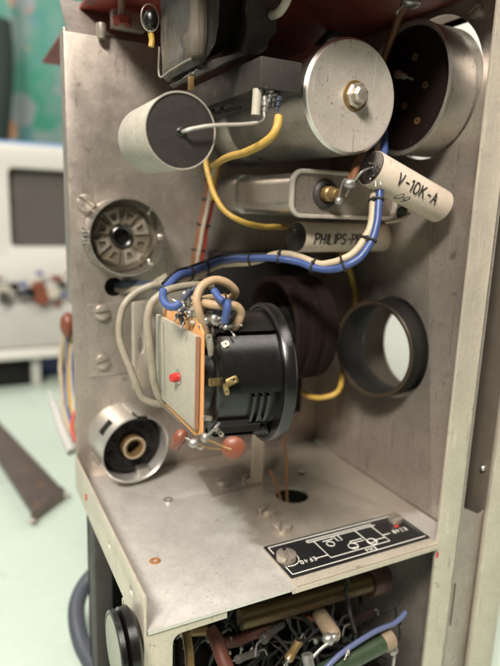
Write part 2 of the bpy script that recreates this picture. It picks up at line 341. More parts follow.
def ink_round(mb, strokes, o, ax, toward, R, r):  # on a cylinder: x along the axis, y around it, centred where it faces `toward`
    z = V(ax).normalized(); n = V(toward); n = (n-z*n.dot(z)).normalized(); t = n.cross(z)
    if t.dot(V((0,0,1))) < 0: t = -t
    for s_ in strokes:
        P = []
        for x, y in densify(s_):
            a = y/R; P.append(V(o)+z*x+(n*math.cos(a)+t*math.sin(a))*(R+0.004))
        mb.tube(P, r, 6, raw=True)

# ================================================================== SETTING
RW = 12.7                                  # inner face of the right wall
BK = 10.57                                 # front face of the back panel
mb = MB(); mb.box((-160,-40,-13),(160,125,-9), 0.2); struct(mb.build('tabletop', TABLE))
mb = MB(); mb.box((-260,168,-80),(260,172,220)); struct(mb.build('wall', WHITE))

# ================================================================== CHASSIS
ch = thing('instrument_chassis', 'aged bare metal chassis with a red painted top, standing on the mint table', 'chassis', (6.3,5,-9))
mb = MB()
mb.sheet(rect(0.03,-0.1,RW,18.7), [circ((1.82,8.72),0.42)], 0.12, XZ(BK+0.12))
mb.box((0.0,BK+0.02,8.0),(0.10,BK+1.0,18.85), 0.02)
mb.prism([(BK+0.13,18.62),(BK+1.6,20.2),(BK+1.6,20.3),(BK+0.02,18.72)], 0.15, RW, frame((0,0,0),(0,1,0),(0,0,1),(1,0,0)))
back = mb.build('back_panel', PLATE, ch)
mb = MB(); mb.box((0.0,BK+0.0,0.4),(0.02,BK+0.02,0.6)); 
mb.bm.clear()
mb.sheet([(0.06,-0.05),(11.40,-0.05),(11.40,0.17),(RW-0.08,0.17),(RW-0.08,BK-0.01),(0.06,BK-0.01)], [circ((8.31,5.53),0.72), circ((9.9,7.3),0.24,20), circ((3.17,7.22),0.11,16)], 0.12, frame((0,0,-0.12),(1,0,0),(0,1,0),(0,0,1)))
shelf = mb.build('shelf', SHELF, ch)
mb = MB(); mb.sheet([(-0.02,-0.62),(2.5,-0.62)][:0] or [(0.0,-9.0),(2.7,-9.0),(2.7,-1.3),(2.3,-0.42),(BK,-0.42),(BK,1.16),(0.0,1.16)],
    [circ((2.34,-0.66),0.20,20), circ((4.17,0.45),0.17,18), circ((1.32,0.50),0.17,18)], 0.09, YZ(-0.05), 0.012)
mb.build('side_flange', FLANGE, ch)
mb = MB()
mb.sheet([(-0.0,-9.0),(0.85,-9.0),(0.85,-0.75)]+[(1.15-0.30*math.cos(t),-0.72+0.30*math.sin(t)) for t in (0.3,0.7,1.1,1.5)]+[(2.65,-0.40),(2.65,-0.18),(0.0,-0.18)], [], 0.09, XZ(0.10), 0.012)
mb.build('front_frame', FLANGE, ch)
# right wall with the folded front post
mb = MB(); hole1, hole2 = (4.10,17.05), (4.95,6.5)
mb.sheet(rect(0.14,-9.0,BK+0.1,20.0), [circ(hole1,2.62,56), circ(hole2,2.26,56), circ((4.15,13.3),0.10,14), circ((3.6,12.2),0.08,14)], 0.12, YZ(RW), 0.012)
mb.build('right_wall', PLATE, ch)
mb = MB(); mb.sheet(rect(11.45,-9.0,12.52,20.0), [], 0.14, XZ(0.14), 0.03); mb.build('front_post', FLANGE, ch)
# top plate (red below), rear post, lower interior
mb = MB(); mb.box((0.85,0.0,19.9),(RW+0.2,22.5,20.05),0.02); mb.build('top_plate', REDP, ch)
mb = MB(); mb.box((0.05,7.2,-9.0),(0.75,8.4,-0.43),0.03); mb.build('rear_post', DARKM, ch)
mb = MB(); mb.box((0.05,8.6,-9.0),(RW,8.7,-0.15)); mb.box((0.9,0.5,-9.0),(RW,8.5,-8.9)); mb.build('lower_dark_liner', BLACKM, ch)  # black liner added to keep the bottom compartment dark
mb = MB(); mb.box((0.3,BK+0.5,-0.1),(RW,BK+0.6,18.6)); mb.build('rear_light_block', BLACKM, ch)  # added black sheet stopping rear light in the panel hole
# patch plate outlined on the back panel
mb = MB(); P0 = at(86,304,'y',BK); P1 = at(140,372,'y',BK)
mb.sheet(rrect(P0.x,P1.z,P1.x,P0.z,0.12,3), [], 0.05, XZ(BK), 0.01); ptc = mb.build('patch_plate', PLATE, ch)

def screw_mb(R=0.32, h=0.14, slot=0.06):
    b = MB(); b.lathe([(0,0),(R,0),(R,h*0.45),(0,h*0.45)], (0,0,0), (0,0,1), 28)
    for sgn in (1,-1):
        a0 = math.asin(slot/R); pts = [(R*math.cos(t), R*math.sin(t)) for t in [a0+(math.pi-2*a0)*k/14 for k in range(15)]]
        if sgn < 0: pts = [(-x,-y) for x, y in pts]
        b.prism(pts, h*0.40, h, None, 0.018)
    return b
_sp = thing('tmp', '', '', (0,0,0)); proto = screw_mb().build('slotted_screw', SCREW, _sp); me_screw = proto.data
for v_ in me_screw.vertices: v_.co.z *= 1.5
bpy.data.objects.remove(proto); bpy.data.objects.remove(_sp)
def screw(parent, p, nrm, sc=1.0, turn=0.0, name='slotted_screw'):
    o = bpy.data.objects.new(name, me_screw); C.objects.link(o); o.parent = parent
    x, y, z = basis(nrm); mm = frame((V(p)-V(parent['_o']))*S, x, y, z) @ Matrix.Rotation(turn,4,'Z') @ Matrix.Scale(sc,4)
    o.matrix_local = mm; return o
screw(back, at(85,203,'y',BK), (0,-1,0), 1.12, -0.7)
screw(ptc, at(101.5,312,'y',BK-0.05), (0,-1,0), 1.0, 0.1); screw(ptc, at(102,361,'y',BK-0.05), (0,-1,0), 1.0, 0.25)
screw(back, at(95,458,'y',BK), (0,-1,0), 1.05, -0.9)
mb = MB(); p = at(100,33,'y',BK); mb.tube([p+V((0,-0.25,0.28)), p+V((0,-0.25,-0.18)), p+V((0,-0.25,-0.26))], [0.20,0.2,0.16], 16, raw=True); mb.build('stub_stud', SCREW, ch)
screw(shelf, at(267,513,'z',0), (0,0,1), 1.15, 0.5); screw(shelf, at(282,529,'z',0), (0,0,1), 1.15, 0.9)
screw(ch, at(477,11,'x',RW), (-1,0,0), 0.8, 0.4)
mb = MB(); p = at(155,561,'z',0); mb.lathe([(0.085,-0.02),(0.085,0.04),(0.13,0.05),(0.20,0.012),(0.21,-0.02)], p, (0,0,1), 28, close=True); mb.build('rusty_rivet', RUST, shelf)
mb = MB(); p = at(168,500,'z',0); mb.lathe([(0.11,-0.02),(0.115,0.035),(0.20,0.03),(0.22,-0.02)], p, (0,0,1), 24, close=True); mb.build('hollow_rivet', TIN, shelf)
for q in ((86,497),(437.5,555)):
    mb = MB(); c = at(*q,'x',-0.06) if q[0] < 200 else at(*q,'y',-0.01); mb.ball(c, 0.14, 2, (0.25,1.0,1.2) if q[0]<200 else (0.45,0.2,1.0), 0.1); mb.build('red_paint_seal', REDDOT, ch)

# second panel beyond the post (front panel of the instrument)
fp = thing('front_panel', 'brown grey outer panel right of the bright front post, notched strip beside it', 'panel', (14.4,1,-9))
mb = MB(); zt = 0.9
mb.sheet([(12.55,-9.0),(14.27,-9.0),(14.27,zt-0.30),(14.0,zt-0.42),(12.55,zt+0.35)], [rect(12.68,-4.4,13.15,-2.4)], 0.08, XZ(0.42), 0.012)
mb.build('recessed_strip', PLATE, fp)
mb = MB(); mb.box((14.22,0.08,-9.0),(15.7,0.30,20.0),0.04); mb.build('panel_edge', FLANGE, fp)
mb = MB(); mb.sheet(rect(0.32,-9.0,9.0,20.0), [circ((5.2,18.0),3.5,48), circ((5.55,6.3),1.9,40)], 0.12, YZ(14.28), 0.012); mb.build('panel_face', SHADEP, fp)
mb = MB(); mb.box((12.6,0.5,-9),(14.27,0.56,-2.0)); mb.build('slot_backing', BLACKM, fp)
mb = MB(); mb.ball(at(483,468,'x',14.2), 0.13, 2); mb.build('rivet', TIN, fp)

# ================================================================== components on the back panel
def ring_arc(): pass
# upper valve socket
c = at(121,236,'y',BK); cx, cz = c.x, c.z
so = thing('valve_socket', 'grey eight-contact valve socket in a thin clamped metal ring, upper one on the back panel', 'valve socket', (cx,BK,cz-1.7))
mb = MB(); mb.lathe([(1.60,0),(1.62,0.04),(1.59,0.1),(1.57,1.12),(1.60,1.16),(1.54,1.17),(1.53,0.1),(1.53,0)], (cx,BK,cz), (0,-1,0), 64, close=True); mb.build('clamp_ring', TIN, so)
mb = MB(); mb.lathe([(0,0.05),(1.46,0.05),(1.46,0.18),(1.28,0.22),(1.25,0.42),(1.20,0.46),(0.48,0.46),(0.44,0.40),(0.40,0.40),(0.38,0.10),(0,0.10)], (cx-0.10,BK,cz), (0,-1,0), 56); ins = mb.build('insulator', SOCKB, so)
mb = MB(); mb.lathe([(0.46,0.40),(0.46,0.56),(0.40,0.60),(0.33,0.56),(0.30,0.30),(0,0.30)], (cx-0.10,BK,cz), (0,-1,0), 36); mb.build('spigot_hole', BLACK, ins)
for k in range(8):
    a = math.pi/8+k*math.pi/4; ca, sa = math.cos(a), math.sin(a)
    mb = MB(); pr = [(0.56,-0.14),(1.14,-0.33),(1.17,0.33),(0.56,0.14)]; hl = [(0.72,-0.09),(1.0,-0.16),(1.0,0.16),(0.72,0.09)]
    T = frame((cx-0.10,BK-0.46,cz),(ca,0,sa),(-sa,0,ca),(0,-1,0)); mb.sheet(pr,[hl],0.10,T,0.015); mb.build('contact_clip', SOCKB if k % 2 else SCREW, ins)
mb = MB(); mb.box((cx-1.82,BK-1.05,cz-0.26),(cx-1.5,BK-0.35,cz-0.05),0.03); mb.box((cx-1.82,BK-1.05,cz+0.05),(cx-1.5,BK-0.35,cz+0.24),0.03)
mb.tube([(cx-1.68,BK-0.7,cz-0.4),(cx-1.68,BK-0.7,cz+0.36)],0.09,10); mb.build('clamp_screw', TIN, so)
for a in (0.8,-0.8,0.0):
    mb = MB(); q = V((cx+1.48*math.cos(a),BK-0.55,cz+1.48*math.sin(a))); mb.ball(q,0.16,2,(0.5,0.9,1.1)); mb.build('ring_dimple', TIN, so)

# lower valve socket: taller can
c = at(121,434,'y',BK); cx, cz = c.x, c.z
so = thing('valve_socket', 'open metal skirt valve socket with black insert and tan centre tube, near the shelf', 'valve socket', (cx,BK,cz-1.6))
axs = V((0.12,-1,-0.06)).normalized()
mb = MB(); mb.lathe([(1.43,-0.5),(1.50,-0.5),(1.47,0.2),(1.50,1.7),(1.54,1.74),(1.55,1.8),(1.51,1.82),(1.45,1.74),(1.43,0.3)], (cx,BK,cz), axs, 64, close=True); sk_ = mb.build('skirt', SATIN, so)
mb = MB(); o = V((cx,BK,cz))
mb.lathe([(0,0.2),(1.36,0.2),(1.36,1.12),(1.28,1.25),(0.66,1.25),(0.60,1.10),(0,1.10)], o, axs, 48); x, y, z = basis(axs)
for k in range(8):
    a = k*math.pi/4+0.3; mb.lathe([(0,1.2),(0.17,1.2),(0.17,1.32),(0.09,1.32),(0.09,1.22),(0,1.22)], o+(x*math.cos(a)+y*math.sin(a))*0.95, axs, 14)
mb.build('insert', BLACKM, so)
mb = MB(); mb.lathe([(0.34,1.0),(0.50,1.0),(0.50,1.55),(0.34,1.55)], o, axs, 32, close=True); ct = mb.build('centre_tube', BRASSD, so)
mb = MB(); mb.lathe([(0.44,1.56),(0.51,1.56),(0.51,1.60),(0.44,1.60)], o, axs, 32, close=True); mb.build('centre_ring', CREAM, ct)
for a, h in ((2.5,0.95),(2.2,1.3)):
    pass
d = (V((-0.75,0,0.66))); d = (d-axs*d.dot(axs)).normalized(); t = axs.cross(d)
mb = MB(); mb.box((-0.34,-0.19,-0.02),(0.34,0.19,0.05),0.02, frame(o+axs*1.05+d*1.475, t, axs, d)); mb.build('skirt_slot', BLACKM, sk_)
d = (V((0.15,0,1.0))); d = (d-axs*d.dot(axs)).normalized(); t = axs.cross(d)
mb = MB(); mb.box((-0.20,-0.9,-0.05),(0.20,0.9,0.09),0.03, frame(o+axs*0.85+d*1.48, t, axs, d)); mb.build('skirt_rib', SATIN, sk_)
mb = MB(); mb.box((-0.24,-0.5,-0.10),(0.24,0.12,0.10),0.03, frame(o+axs*1.72+d*1.46, t, axs, d)); mb.build('skirt_notch', BLACKM, sk_)
mb = MB(); mb.box((-0.3,-0.25,-0.2),(0.3,0.25,0.2),0.08, frame(o+axs*1.45-V((0,0,1))*1.2+V((0.4,0,0)), x, y, z)); mb.build('latch_tooth', TIN, so)

p = at(140,345,'y',9.0)
mb = MB(); mb.sheet(rrect(-0.42,-1.9,0.5,1.9,0.15,4), [[(0.0+0.17*math.cos(t),0.0+0.36*math.sin(t)) for t in [2*math.pi*k/24 for k in range(24)]]], 0.10, frame(p,(0.94,0.34,0),(0,0,1),(0.34,-0.94,0)))
tag(mb.build('mounting_lug', FLANGE), 'pale metal strip with an oval dark slot, behind the two grey cables', 'lug')
# big aluminium can
Yc = 2.5; c = at(352,97,'y',Yc); R = 1.86
can = thing('electrolytic_capacitor', 'large silver aluminium can capacitor with a bolt in the middle of its flat end', 'capacitor', (c.x,Yc+4,c.z-R))
mb = MB(); prof = [(R-0.10,0.0),(R,0.10),(R,6.0),(R-0.06,6.08),(R-0.06,6.22),(R,6.3),(R,7.9),(0,7.9)]
mb.lathe(prof, (c.x,Yc,c.z), (0,1,0), 80); mb.build('body', ALU, can)
mb = MB(); mb.lathe([(0,-0.005),(0.55,-0.005),(R-0.28,0.0),(R-0.20,-0.03),(R-0.10,-0.03),(R-0.06,0.02),(R-0.12,0.08),(0,0.08)], (c.x,Yc,c.z), (0,1,0), 80); ed = mb.build('end_disc', ALUF, can)
b0 = at(355,96,'y',Yc)
mb = MB(); mb.lathe([(0.50,0.0),(0.48,-0.05),(0.36,-0.07),(0.34,0)], (b0.x,Yc,b0.z), (0,1,0), 32, close=True); mb.build('washer', BRASSD, ed)
mb = MB(); mb.lathe([(0.40,0.02),(0.41,-0.16),(0.34,-0.22),(0.26,-0.23),(0.27,-0.40),(0.20,-0.47),(0,-0.48)], (b0.x,Yc,b0.z), (0.06,1,0.03), 7); mb.rough(0.05,2.2,2); mb.build('end_bolt', SCREW, ed, 28)

# grey paper capacitor with a pitch end
Y1 = 1.0; c = at(181,131,'y',Y1); R = 1.0; ax = V((0.02,1,0.0)).normalized()
pc = thing('paper_capacitor', 'grey paper tube capacitor, dark pitch end facing out, left of the large can', 'capacitor', (c.x,Y1+2,c.z-R))
mb = MB(); mb.lathe([(0.965,0.02),(0.97,-0.02),(0.99,-0.02),(1.0,0.0),(1.0,2.95),(0.92,3.1),(0,3.1)], c, ax, 64); mb.build('sleeve', CARD, pc)
mb = MB(); mb.lathe([(0,0.015),(0.5,0.01),(0.97,0.02),(0.97,0.2),(0,0.2)], c, ax, 48); mb.build('pitch_end', PITCH_M, pc)
lead = [c+V((0.02,0,-0.02)), dp(187,130,15.35), dp(197,127.5,15.4), dp(215,125,15.6), dp(240,124.5,16.2), dp(257,123,16.7), dp(264,119,16.9), dp(264,112,17.0)]
mb = MB(); mb.tube(lead[:6], 0.05, 10); mb.build('lead_sleeve', mk('tinned_lead',(0.52,0.49,0.44),0.4,0.4), pc)
mb = MB(); mb.ball(c+V((0.02,-0.01,-0.02)),0.13,2,(1.1,0.35,1)); mb.build('lead_seal', TAR, pc)
mb = MB(); mb.tube(lead[3:], 0.035, 8); mb.build('lead_wire', SOLD, pc)

# rectangular metal can
Yr = 4.0; a = at(291,167,'y',Yr); b = at(394,222,'y',Yr)
rc = thing('block_capacitor', 'rectangular silver metal block capacitor with a terminal stud on its rimmed end', 'capacitor', ((a.x+b.x)/2,Yr+3,b.z))
x0, x1, z0, z1 = a.x, b.x, b.z+0.05, a.z-0.02
F = frame((0,Yr,0),(1,0,0),(0,0,1),(0,-1,0))
mb = MB(); mb.prism(rrect(x0+0.12,z0+0.12,x1-0.12,z1-0.12,0.42,8), -6.5, -0.02, F, 0.03); mb.prism(rrect(x0+0.04,z0+0.04,x1-0.04,z1-0.04,0.46,8), -5.7, -4.6, F, 0.05); mb.build('case', ALU, rc)
mb = MB(); mb.sheet(rrect(x0,z0,x1,z1,0.48,8), [rrect(x0+0.15,z0+0.15,x1-0.15,z1-0.15,0.36,8)], 0.24, F @ Matrix.Translation((0,0,-0.1)), 0.06); mb.build('rim', ALUF, rc)
mb = MB(); mb.prism(rrect(x0+0.14,z0+0.14,x1-0.14,z1-0.14,0.36,8), -0.06, 0.0, F); mb.build('end_plate', PLATE, rc)
s0 = at(325,194,'y',Yr)
mb = MB(); mb.lathe([(0.55,0),(0.52,0.1),(0.44,0.16),(0.36,0.18),(0.32,0.05)], s0, (0,-1,0), 32); bu = mb.build('bushing', DARKM, rc)
mb = MB(); mb.lathe([(0.30,0),(0.28,0.40),(0.22,0.45),(0.20,0.75),(0.14,0.82),(0,0.84)], s0, (0,-1,0.0), 24); mb.build('stud', BRASSD, bu)

# top right metal can, through the wall
hc = thing('variable_resistor', 'short wide metal drum with a dark brown end, in the wall beside the large can', 'control drum', (11.8,4.1,14.5))
ad = V((-1,0,0)); hx = V((RW+0.25,3.98,16.87)); R = 2.36; Ld = 1.55
mb = MB(); mb.lathe([(R,0),(R,Ld-0.03),(R+0.05,Ld),(R+0.04,Ld+0.08),(R-0.06,Ld+0.10),(R-0.14,Ld+0.02),(R-0.14,0.2),(R-0.5,0.0)], hx, ad, 80); mb.build('drum', ALU, hc)
mb = MB(); mb.lathe([(0,Ld-0.30),(0.5,Ld-0.30),(R-0.16,Ld-0.26),(R-0.15,Ld+0.0),(R-0.24,Ld-0.05),(R-0.24,Ld-0.9),(0,Ld-0.9)][:4]+[(R-0.15,Ld-0.5),(0,Ld-0.5)], hx, ad, 64); bd = mb.build('bakelite_disc', BROWN, hc)
for q in ((416,57),(426,85),(405,106),(418,121)):
    p = at(*q,'x',hx.x-Ld+0.3); mb = MB(); mb.lathe([(0.06,0),(0.13,0),(0.13,0.06),(0.06,0.06)], p, ad, 16, close=True); mb.build('eyelet', BRASSD, bd)
mb = MB(); p = at(397,75,'x',hx.x-Ld+0.3); q = at(413,79,'x',hx.x-Ld-0.1); mb.tube([p, (p+q)/2+V((-0.3,0,0.05)), q], [0.10,0.16,0.12,0.05], 8); mb.build('wiper_tag', SCREW, bd)
mb = MB(); mb.box((-0.45,-0.05,-0.45),(0.45,0.05,0.45),0.02, frame(hx+V((-1.0,-R*0.0,0))+V((0,0,0)),(1,0,0),(0,1,0),(0,0,1))); mb.bm.clear(); mb.bm.free()

# visor tube through the wall
vt = thing('visor_tube', 'black viewing tube through the right wall with white light seen through it', 'tube', (11.6,4.95,4.3))
o = V((RW+0.25,5.10,6.50)); R = 2.12; av = V((-1,-0.20,0)).normalized()
Lv = 1.45
mb = MB(); mb.lathe([(R,0),(R,Lv-0.06),(R-0.04,Lv),(R-0.17,Lv),(R-0.21,Lv-0.06),(R-0.22,0.75),(R-0.30,0.6),(R-0.31,0.0)], o, av, 72, close=True); tw = mb.build('tube_wall', BLACKM, vt)
mb = MB(); mb.lathe([(R-0.02,Lv+0.005),(R-0.05,Lv+0.04),(R-0.16,Lv+0.03),(R-0.20,Lv+0.0)], o, av, 72); mb.build('tube_rim', mk('dark_bronze',(0.06,0.042,0.026),0.4,0.4), tw)

# brown bakelite cup behind the black unit
cu = thing('bakelite_cup', 'dark brown bakelite cup open to the left, in the shade behind the round black unit', 'cup', (9.8,7,5.0))
o = V((9.35,7.3,7.15)); R = 2.3
mb = MB(); mb.lathe([(R-0.2,-0.6),(R,-0.5),(R,0.0),(R-0.08,0.05),(R-0.08,0.3),(R,0.35),(R,0.75),(R-0.08,0.8),(R-0.08,1.05),(R,1.1),(R,1.45),(R-0.05,1.5),(R-0.22,1.5),(R-0.25,1.4),(R-0.25,0.1),(0,0.1),(0,-0.6)], o, ad, 72); mb.build('cup_shell', BROWN, cu)
mb = MB(); mb.lathe([(0.9,0.1),(0.95,0.9),(0.6,1.0),(0,1.0)], o, ad, 40); mb.build('cup_core', BLACKM, cu)
db = MB(); a = at(213,252,'y',9.9); b = at(352,420,'y',9.9)
db.box((a.x,9.2,b.z+1.2),(10.9,10.5,a.z),0.05); tag(db.build('backing_block', BLACKM), 'flat black block on the back panel behind the blue wire loom', 'block')

# ================================================================== black round unit in front
MX, MY, MZ = 4.15, 1.25, 7.18
un = thing('rotary_control', 'round black bakelite unit with a wide flange and a grey board on its left end', 'control unit', (3.2,MY,4.9))
o = V((MX,MY,MZ)); axm = V((-1,0.13,0.01)).normalized(); x, y, z = basis(axm)
RF = 2.2
mb = MB(); mb.lathe([(0,-0.38),(1.7,-0.38),(RF-0.10,-0.36),(RF,-0.28),(RF,0.0),(RF-0.04,0.05),(RF-0.14,0.06),(RF-0.18,0.02),(1.5,0.02),(1.4,0.1),(0,0.1)], o, axm, 96); mb.build('flange', BLACK, un)
mb = MB(); LB = 1.88
mb.lathe([(1.70,0.0),(1.68,LB-0.08),(1.58,LB),(0.95,LB),(0,LB)], o, axm, 72); mb.build('housing', BLACK, un)
# raised shell segments with lengthwise gaps (angles measured round the axis)
def ang_of(q):   # angle of a world direction about the unit's axis
    return math.atan2(V(q).dot(y), V(q).dot(x))
fr = ang_of((0,-1,0)); sg = 1 if ang_of((0,-1,0.2)) > fr else -1       # sg: sense in which the angle climbs to the top
for lo_, hi_ in ((-0.02,0.86),(0.94,2.2),(2.3,3.6),(3.7,4.9),(5.05,5.30)):
    A0, A1 = sorted((fr+sg*lo_, fr+sg*hi_))
    mb = MB(); mb.lathe([(1.50,0.05),(1.50,LB-0.04),(1.90,LB-0.04),(1.94,LB-0.08),(1.96,0.24),(1.98,0.05)], o, axm, max(4,int(24*(hi_-lo_))), A0, A1, close=True); mb.build('shell_segment', BLACK, un, 30)
mb = MB()
for k in range(22):
    A0, A1 = sorted((fr+sg*(-0.92+k*0.012), fr+sg*(-0.92+k*0.012+0.006)))
    mb.lathe([(1.55,0.5),(1.55,LB-0.05),(1.90,LB-0.07),(1.90,0.5)], o, axm, 1, A0, A1, close=True)
mb.build('knurled_strip', BLACKM, un)
for k, ln in enumerate((0.45,0.65,0.85)):
    mb = MB(); A0, A1 = sorted((fr+sg*(-0.62+k*0.0), fr+sg*(-0.10)))
    h = 0.35+k*0.22; mb.lathe([(1.58,h),(1.58,h+0.09),(1.84,h+0.09),(1.84,h)], o, axm, 8, A0, A1, close=True); mb.build('cooling_rib', BLACK, un)
mb = MB(); mb.lathe([(1.12,LB-0.02),(1.10,LB+0.24),(1.02,LB+0.28),(0,LB+0.28)], o, axm, 56); mb.build('hub', BLACK, un)
# brass lugs round the left end
def lug(px, py, d, dirv, n, L=0.42, wd=0.16, mat=BRASS):
    p = dp(px, py, d); dz = V(dirv).normalized(); xx = dz.cross(V(n)).normalized(); nn = xx.cross(dz)
    b_ = MB(); b_.sheet(rrect(-wd/2,-L/2,wd/2,L/2,0.05,3),[circ((0,L/2-0.10),0.035,10)],0.035,frame(p,xx,dz,nn),0.006); return b_.build('solder_lug', mat, un)
lug(216,382,16.2,(-1,-0.2,0.1),(0,-1,0.3),0.50,0.22); lug(232,381,15.9,(1,-0.2,0.45),(0,-1,0.4),0.34,0.2); lug(226,389,15.9,(0.25,0,-1),(0,-1,0),0.34,0.13)
lug(224,345,16.3,(0.9,-0.4,0.5),(0,-1,0.8),0.30,0.18); lug(207,418,16.6,(-1,-0.2,0.3),(0,-1,0.2),0.32,0.14,SCREW); lug(219,432,16.7,(0.7,-0.3,-0.8),(0,-1,0),0.34,0.14,SCREW)
lug(210,345,16.6,(-0.3,-0.3,1),(-0.3,-1,0),0.75,0.20,SCREW); lug(226,325,17.2,(0.1,0.1,1),(-0.3,-1,0),0.6,0.24,SCREW)
# grey fibre board and the orange card behind it, standing edge-on to the viewer
XB = 1.62; e0 = at(195.8,336,'x',XB); e1 = at(195.3,430,'x',XB); YB = (e0.y+e1.y)/2
Yf = YB+3.6; zt_, zb_ = e0.z, e1.z
mb = MB(); mb.sheet([(YB,zb_),(YB,zt_),(Yf,zt_),(Yf,zb_)], [], 0.13, YZ(XB-0.02), 0.012); fb = mb.build('fibre_board', FIBRE, un)
mb = MB(); mb.box((XB-0.018,YB-0.008,zb_+0.02),(XB+0.108,YB+0.004,zt_-0.02)); mb.build('board_edge', mk('brown_cut_edge',(0.26,0.13,0.085),0.7,0,0.2,2), fb)
mb = MB(); mb.sheet([(YB-0.18,zb_-0.10),(YB-0.12,zt_+0.10),(YB+0.5,zt_+0.55),(YB+1.5,zt_+0.48),(Yf-0.2,zt_+0.40),(Yf-0.2,zb_-0.30),(YB+0.4,zb_-0.36)], [], 0.045, YZ(XB+0.16), 0.008); mb.build('orange_card', FIBEDGE, un)
p = at(178,377,'x',XB-0.03)
mb = MB(); mb.lathe([(0.0,0.28),(0.12,0.26),(0.15,0.14),(0.13,0.10),(0.15,0.06),(0.13,0.0)], p+V((0.01,0,0)), (-1,-0.25,0.0), 20); mb.build('red_sealed_screw', REDDOT, fb)
mb = MB(); mb.lathe([(0.0,0.02),(0.24,0.02),(0.24,0.0)], p+V((0,-0.05,0.03)), (-1,0,0), 20); mb.build('washer', TIN, fb)
mb = MB(); mb.tube([at(163,322,'x',XB-0.05), at(164.5,395,'x',XB-0.05)], 0.012, 5); mb.build('board_crease', GREYW, fb)

# wiring on top of the unit: coiled tan sleeving, blue tails, soldered tags
def wire(name, label, pts, r, mat, cat='wire', group=None, n=8, seg=12):
    return tag(MB().tube(pts, r, seg, n).build(name, mat), label, cat, group)
d0 = 16.6
wire('sleeved_wire', 'thick tan sleeved wire coiled in a loop on top of the round black unit',
     [dp(207,345,16.9), dp(205,330,16.7), dp(199,312,16.4), dp(197,296,16.4), dp(204,284,16.5), dp(216,280,16.7), dp(228,283,16.9), dp(236,291,17.2), dp(231,298,17.7), dp(218,298,17.8), dp(207,299,17.4),
      dp(203,303,16.7), dp(212,305,16.3), dp(224,306,16.2), dp(236,306,16.4), dp(241,314,16.6), dp(236,325,16.7), dp(230,331,16.9)], 0.125, TAN)
wire('blue_wire', 'bright blue sleeved wire end standing among the coiled tan wire on the black unit',
     [dp(214,291,16.2), dp(218,297,16.0), dp(224,302,15.8)], 0.105, BLUE)
wire('blue_wire', 'bright blue sleeve pointing down onto a tag right of the coiled tan wire',
     [dp(228,300,15.9), dp(227.5,311,15.9), dp(225.5,322,16.1)], 0.115, BLUE)
wire('blue_wire', 'blue wire bent like a hook above the orange card edge',
     [dp(163,291,16.9), dp(163,299,16.6), dp(167,306,16.3), dp(174,307,16.2), dp(181,302,16.2)], 0.115, BLUE)
tg = thing('solder_joints', 'cluster of silver solder blobs and bare wire ends on top of the round black unit', 'solder joints', dp(200,320,16.8))
random.seed(3)
for (px, py, rr) in ((187,296,0.13),(193,302,0.11),(197,312,0.17),(200,305,0.12),(184,306,0.10),(206,322,0.12),(214,320,0.14),(221,325,0.13),(215,330,0.15),(190,314,0.1),(226,328,0.1)):
    q = dp(px,py,16.7+random.uniform(-.2,.3)); mb = MB(); mb.ball(q, rr, 2, (1,0.9,random.uniform(.8,1.6)), 0.05)
    for _ in range(2):
        v = V((random.uniform(-1,1),random.uniform(-1,1),random.uniform(-1,0.6)))*0.45; mb.tube([q, q+v*0.6+V((0,0,0.05)), q+v], 0.03, 6)
    mb.rough(0.05,5.0,0); mb.build('solder_blob', SOLD, tg)
for (px, py, a) in ((183,300,0.2),(196,309,-0.3),(214,315,0.4)):
    q = dp(px,py,16.55); mb = MB(); mb.tube([q, q+V((0.22*math.cos(a),-0.05,0.3))], 0.085, 10); mb.build('tag_sleeve', DKBL, tg)
for k in range(16):
    q = dp(random.uniform(180,216),random.uniform(292,330),16.7+random.uniform(-.2,.3)); v = V((random.uniform(-.25,.25),random.uniform(-.15,.1),random.uniform(-.3,.3)))
    mb = MB(); mb.tube([q,q+v*.5+V((.03,0,.04)),q+v],random.uniform(.045,.075),8); mb.build('wire_tail', random.choice((DKBL,DKBL,WHTW,GREYW,BLUE,SOLD)), tg)
for k in range(9):
    q = dp(random.uniform(186,228),random.uniform(300,332),17.0); v = V((random.uniform(-.6,.6),random.uniform(-.5,.5),random.uniform(-.7,.5)))
    mb = MB(); mb.tube([q,q+v*.5+V((0,0,.12)),q+v],0.032,6); mb.build('bare_wire', SOLD if k%2 else BRASSD, tg)

# disc resistors below
cr = thing('disc_component', 'round terracotta disc component hanging by bare leads under the black unit', 'disc component', dp(233,448,16.2))
q = dp(233.5,448,16.0); mb = MB(); mb.lathe([(0,-0.13),(0.20,-0.12),(0.30,-0.06),(0.335,0),(0.30,0.06),(0.2,0.12),(0,0.13)], q, (-0.5,-1,0.2), 36); mb.build('disc', CERAM, cr)
mb = MB(); mb.tube([q+V((-0.1,-0.08,0.02)), dp(222,446,15.95), dp(210,441,16.3), dp(203,441,16.6)], 0.035, 7); mb.tube([q+V((-0.1,-0.03,0)), dp(218,449,16.1), dp(204,447,16.5), dp(196,443,16.7)], 0.03, 7); mb.build('lead', BRASSD, cr)
mb = MB(); mb.ball(dp(205,438,16.5),0.13,2,(1,1,1.2),0.06); mb.ball(dp(194,443,16.7),0.16,2,(1.2,1,0.9),0.06); mb.tube([dp(205,438,16.5),dp(215,428,16.4),dp(219,423,16.5)],0.04,7); mb.tube([dp(194,443,16.7),dp(200,448,16.7),dp(204,447,16.5)],0.05,7); mb.build('solder_joint', SOLD, cr)
cr = thing('disc_component', 'smaller red brown component tucked under the lower corner of the grey board', 'disc component', dp(180,440,17.2))
mb = MB(); mb.tube([dp(175,446,17.4),dp(180,437,17.2),dp(183,432,17.3)],[0.17,0.2,0.2,0.16],12); mb.build('body', CERAM, cr)
mb = MB(); mb.tube([dp(181,437,17.2),dp(188,439,17.0),dp(194,443,16.8)],0.035,7); mb.build('lead', SOLD, cr)

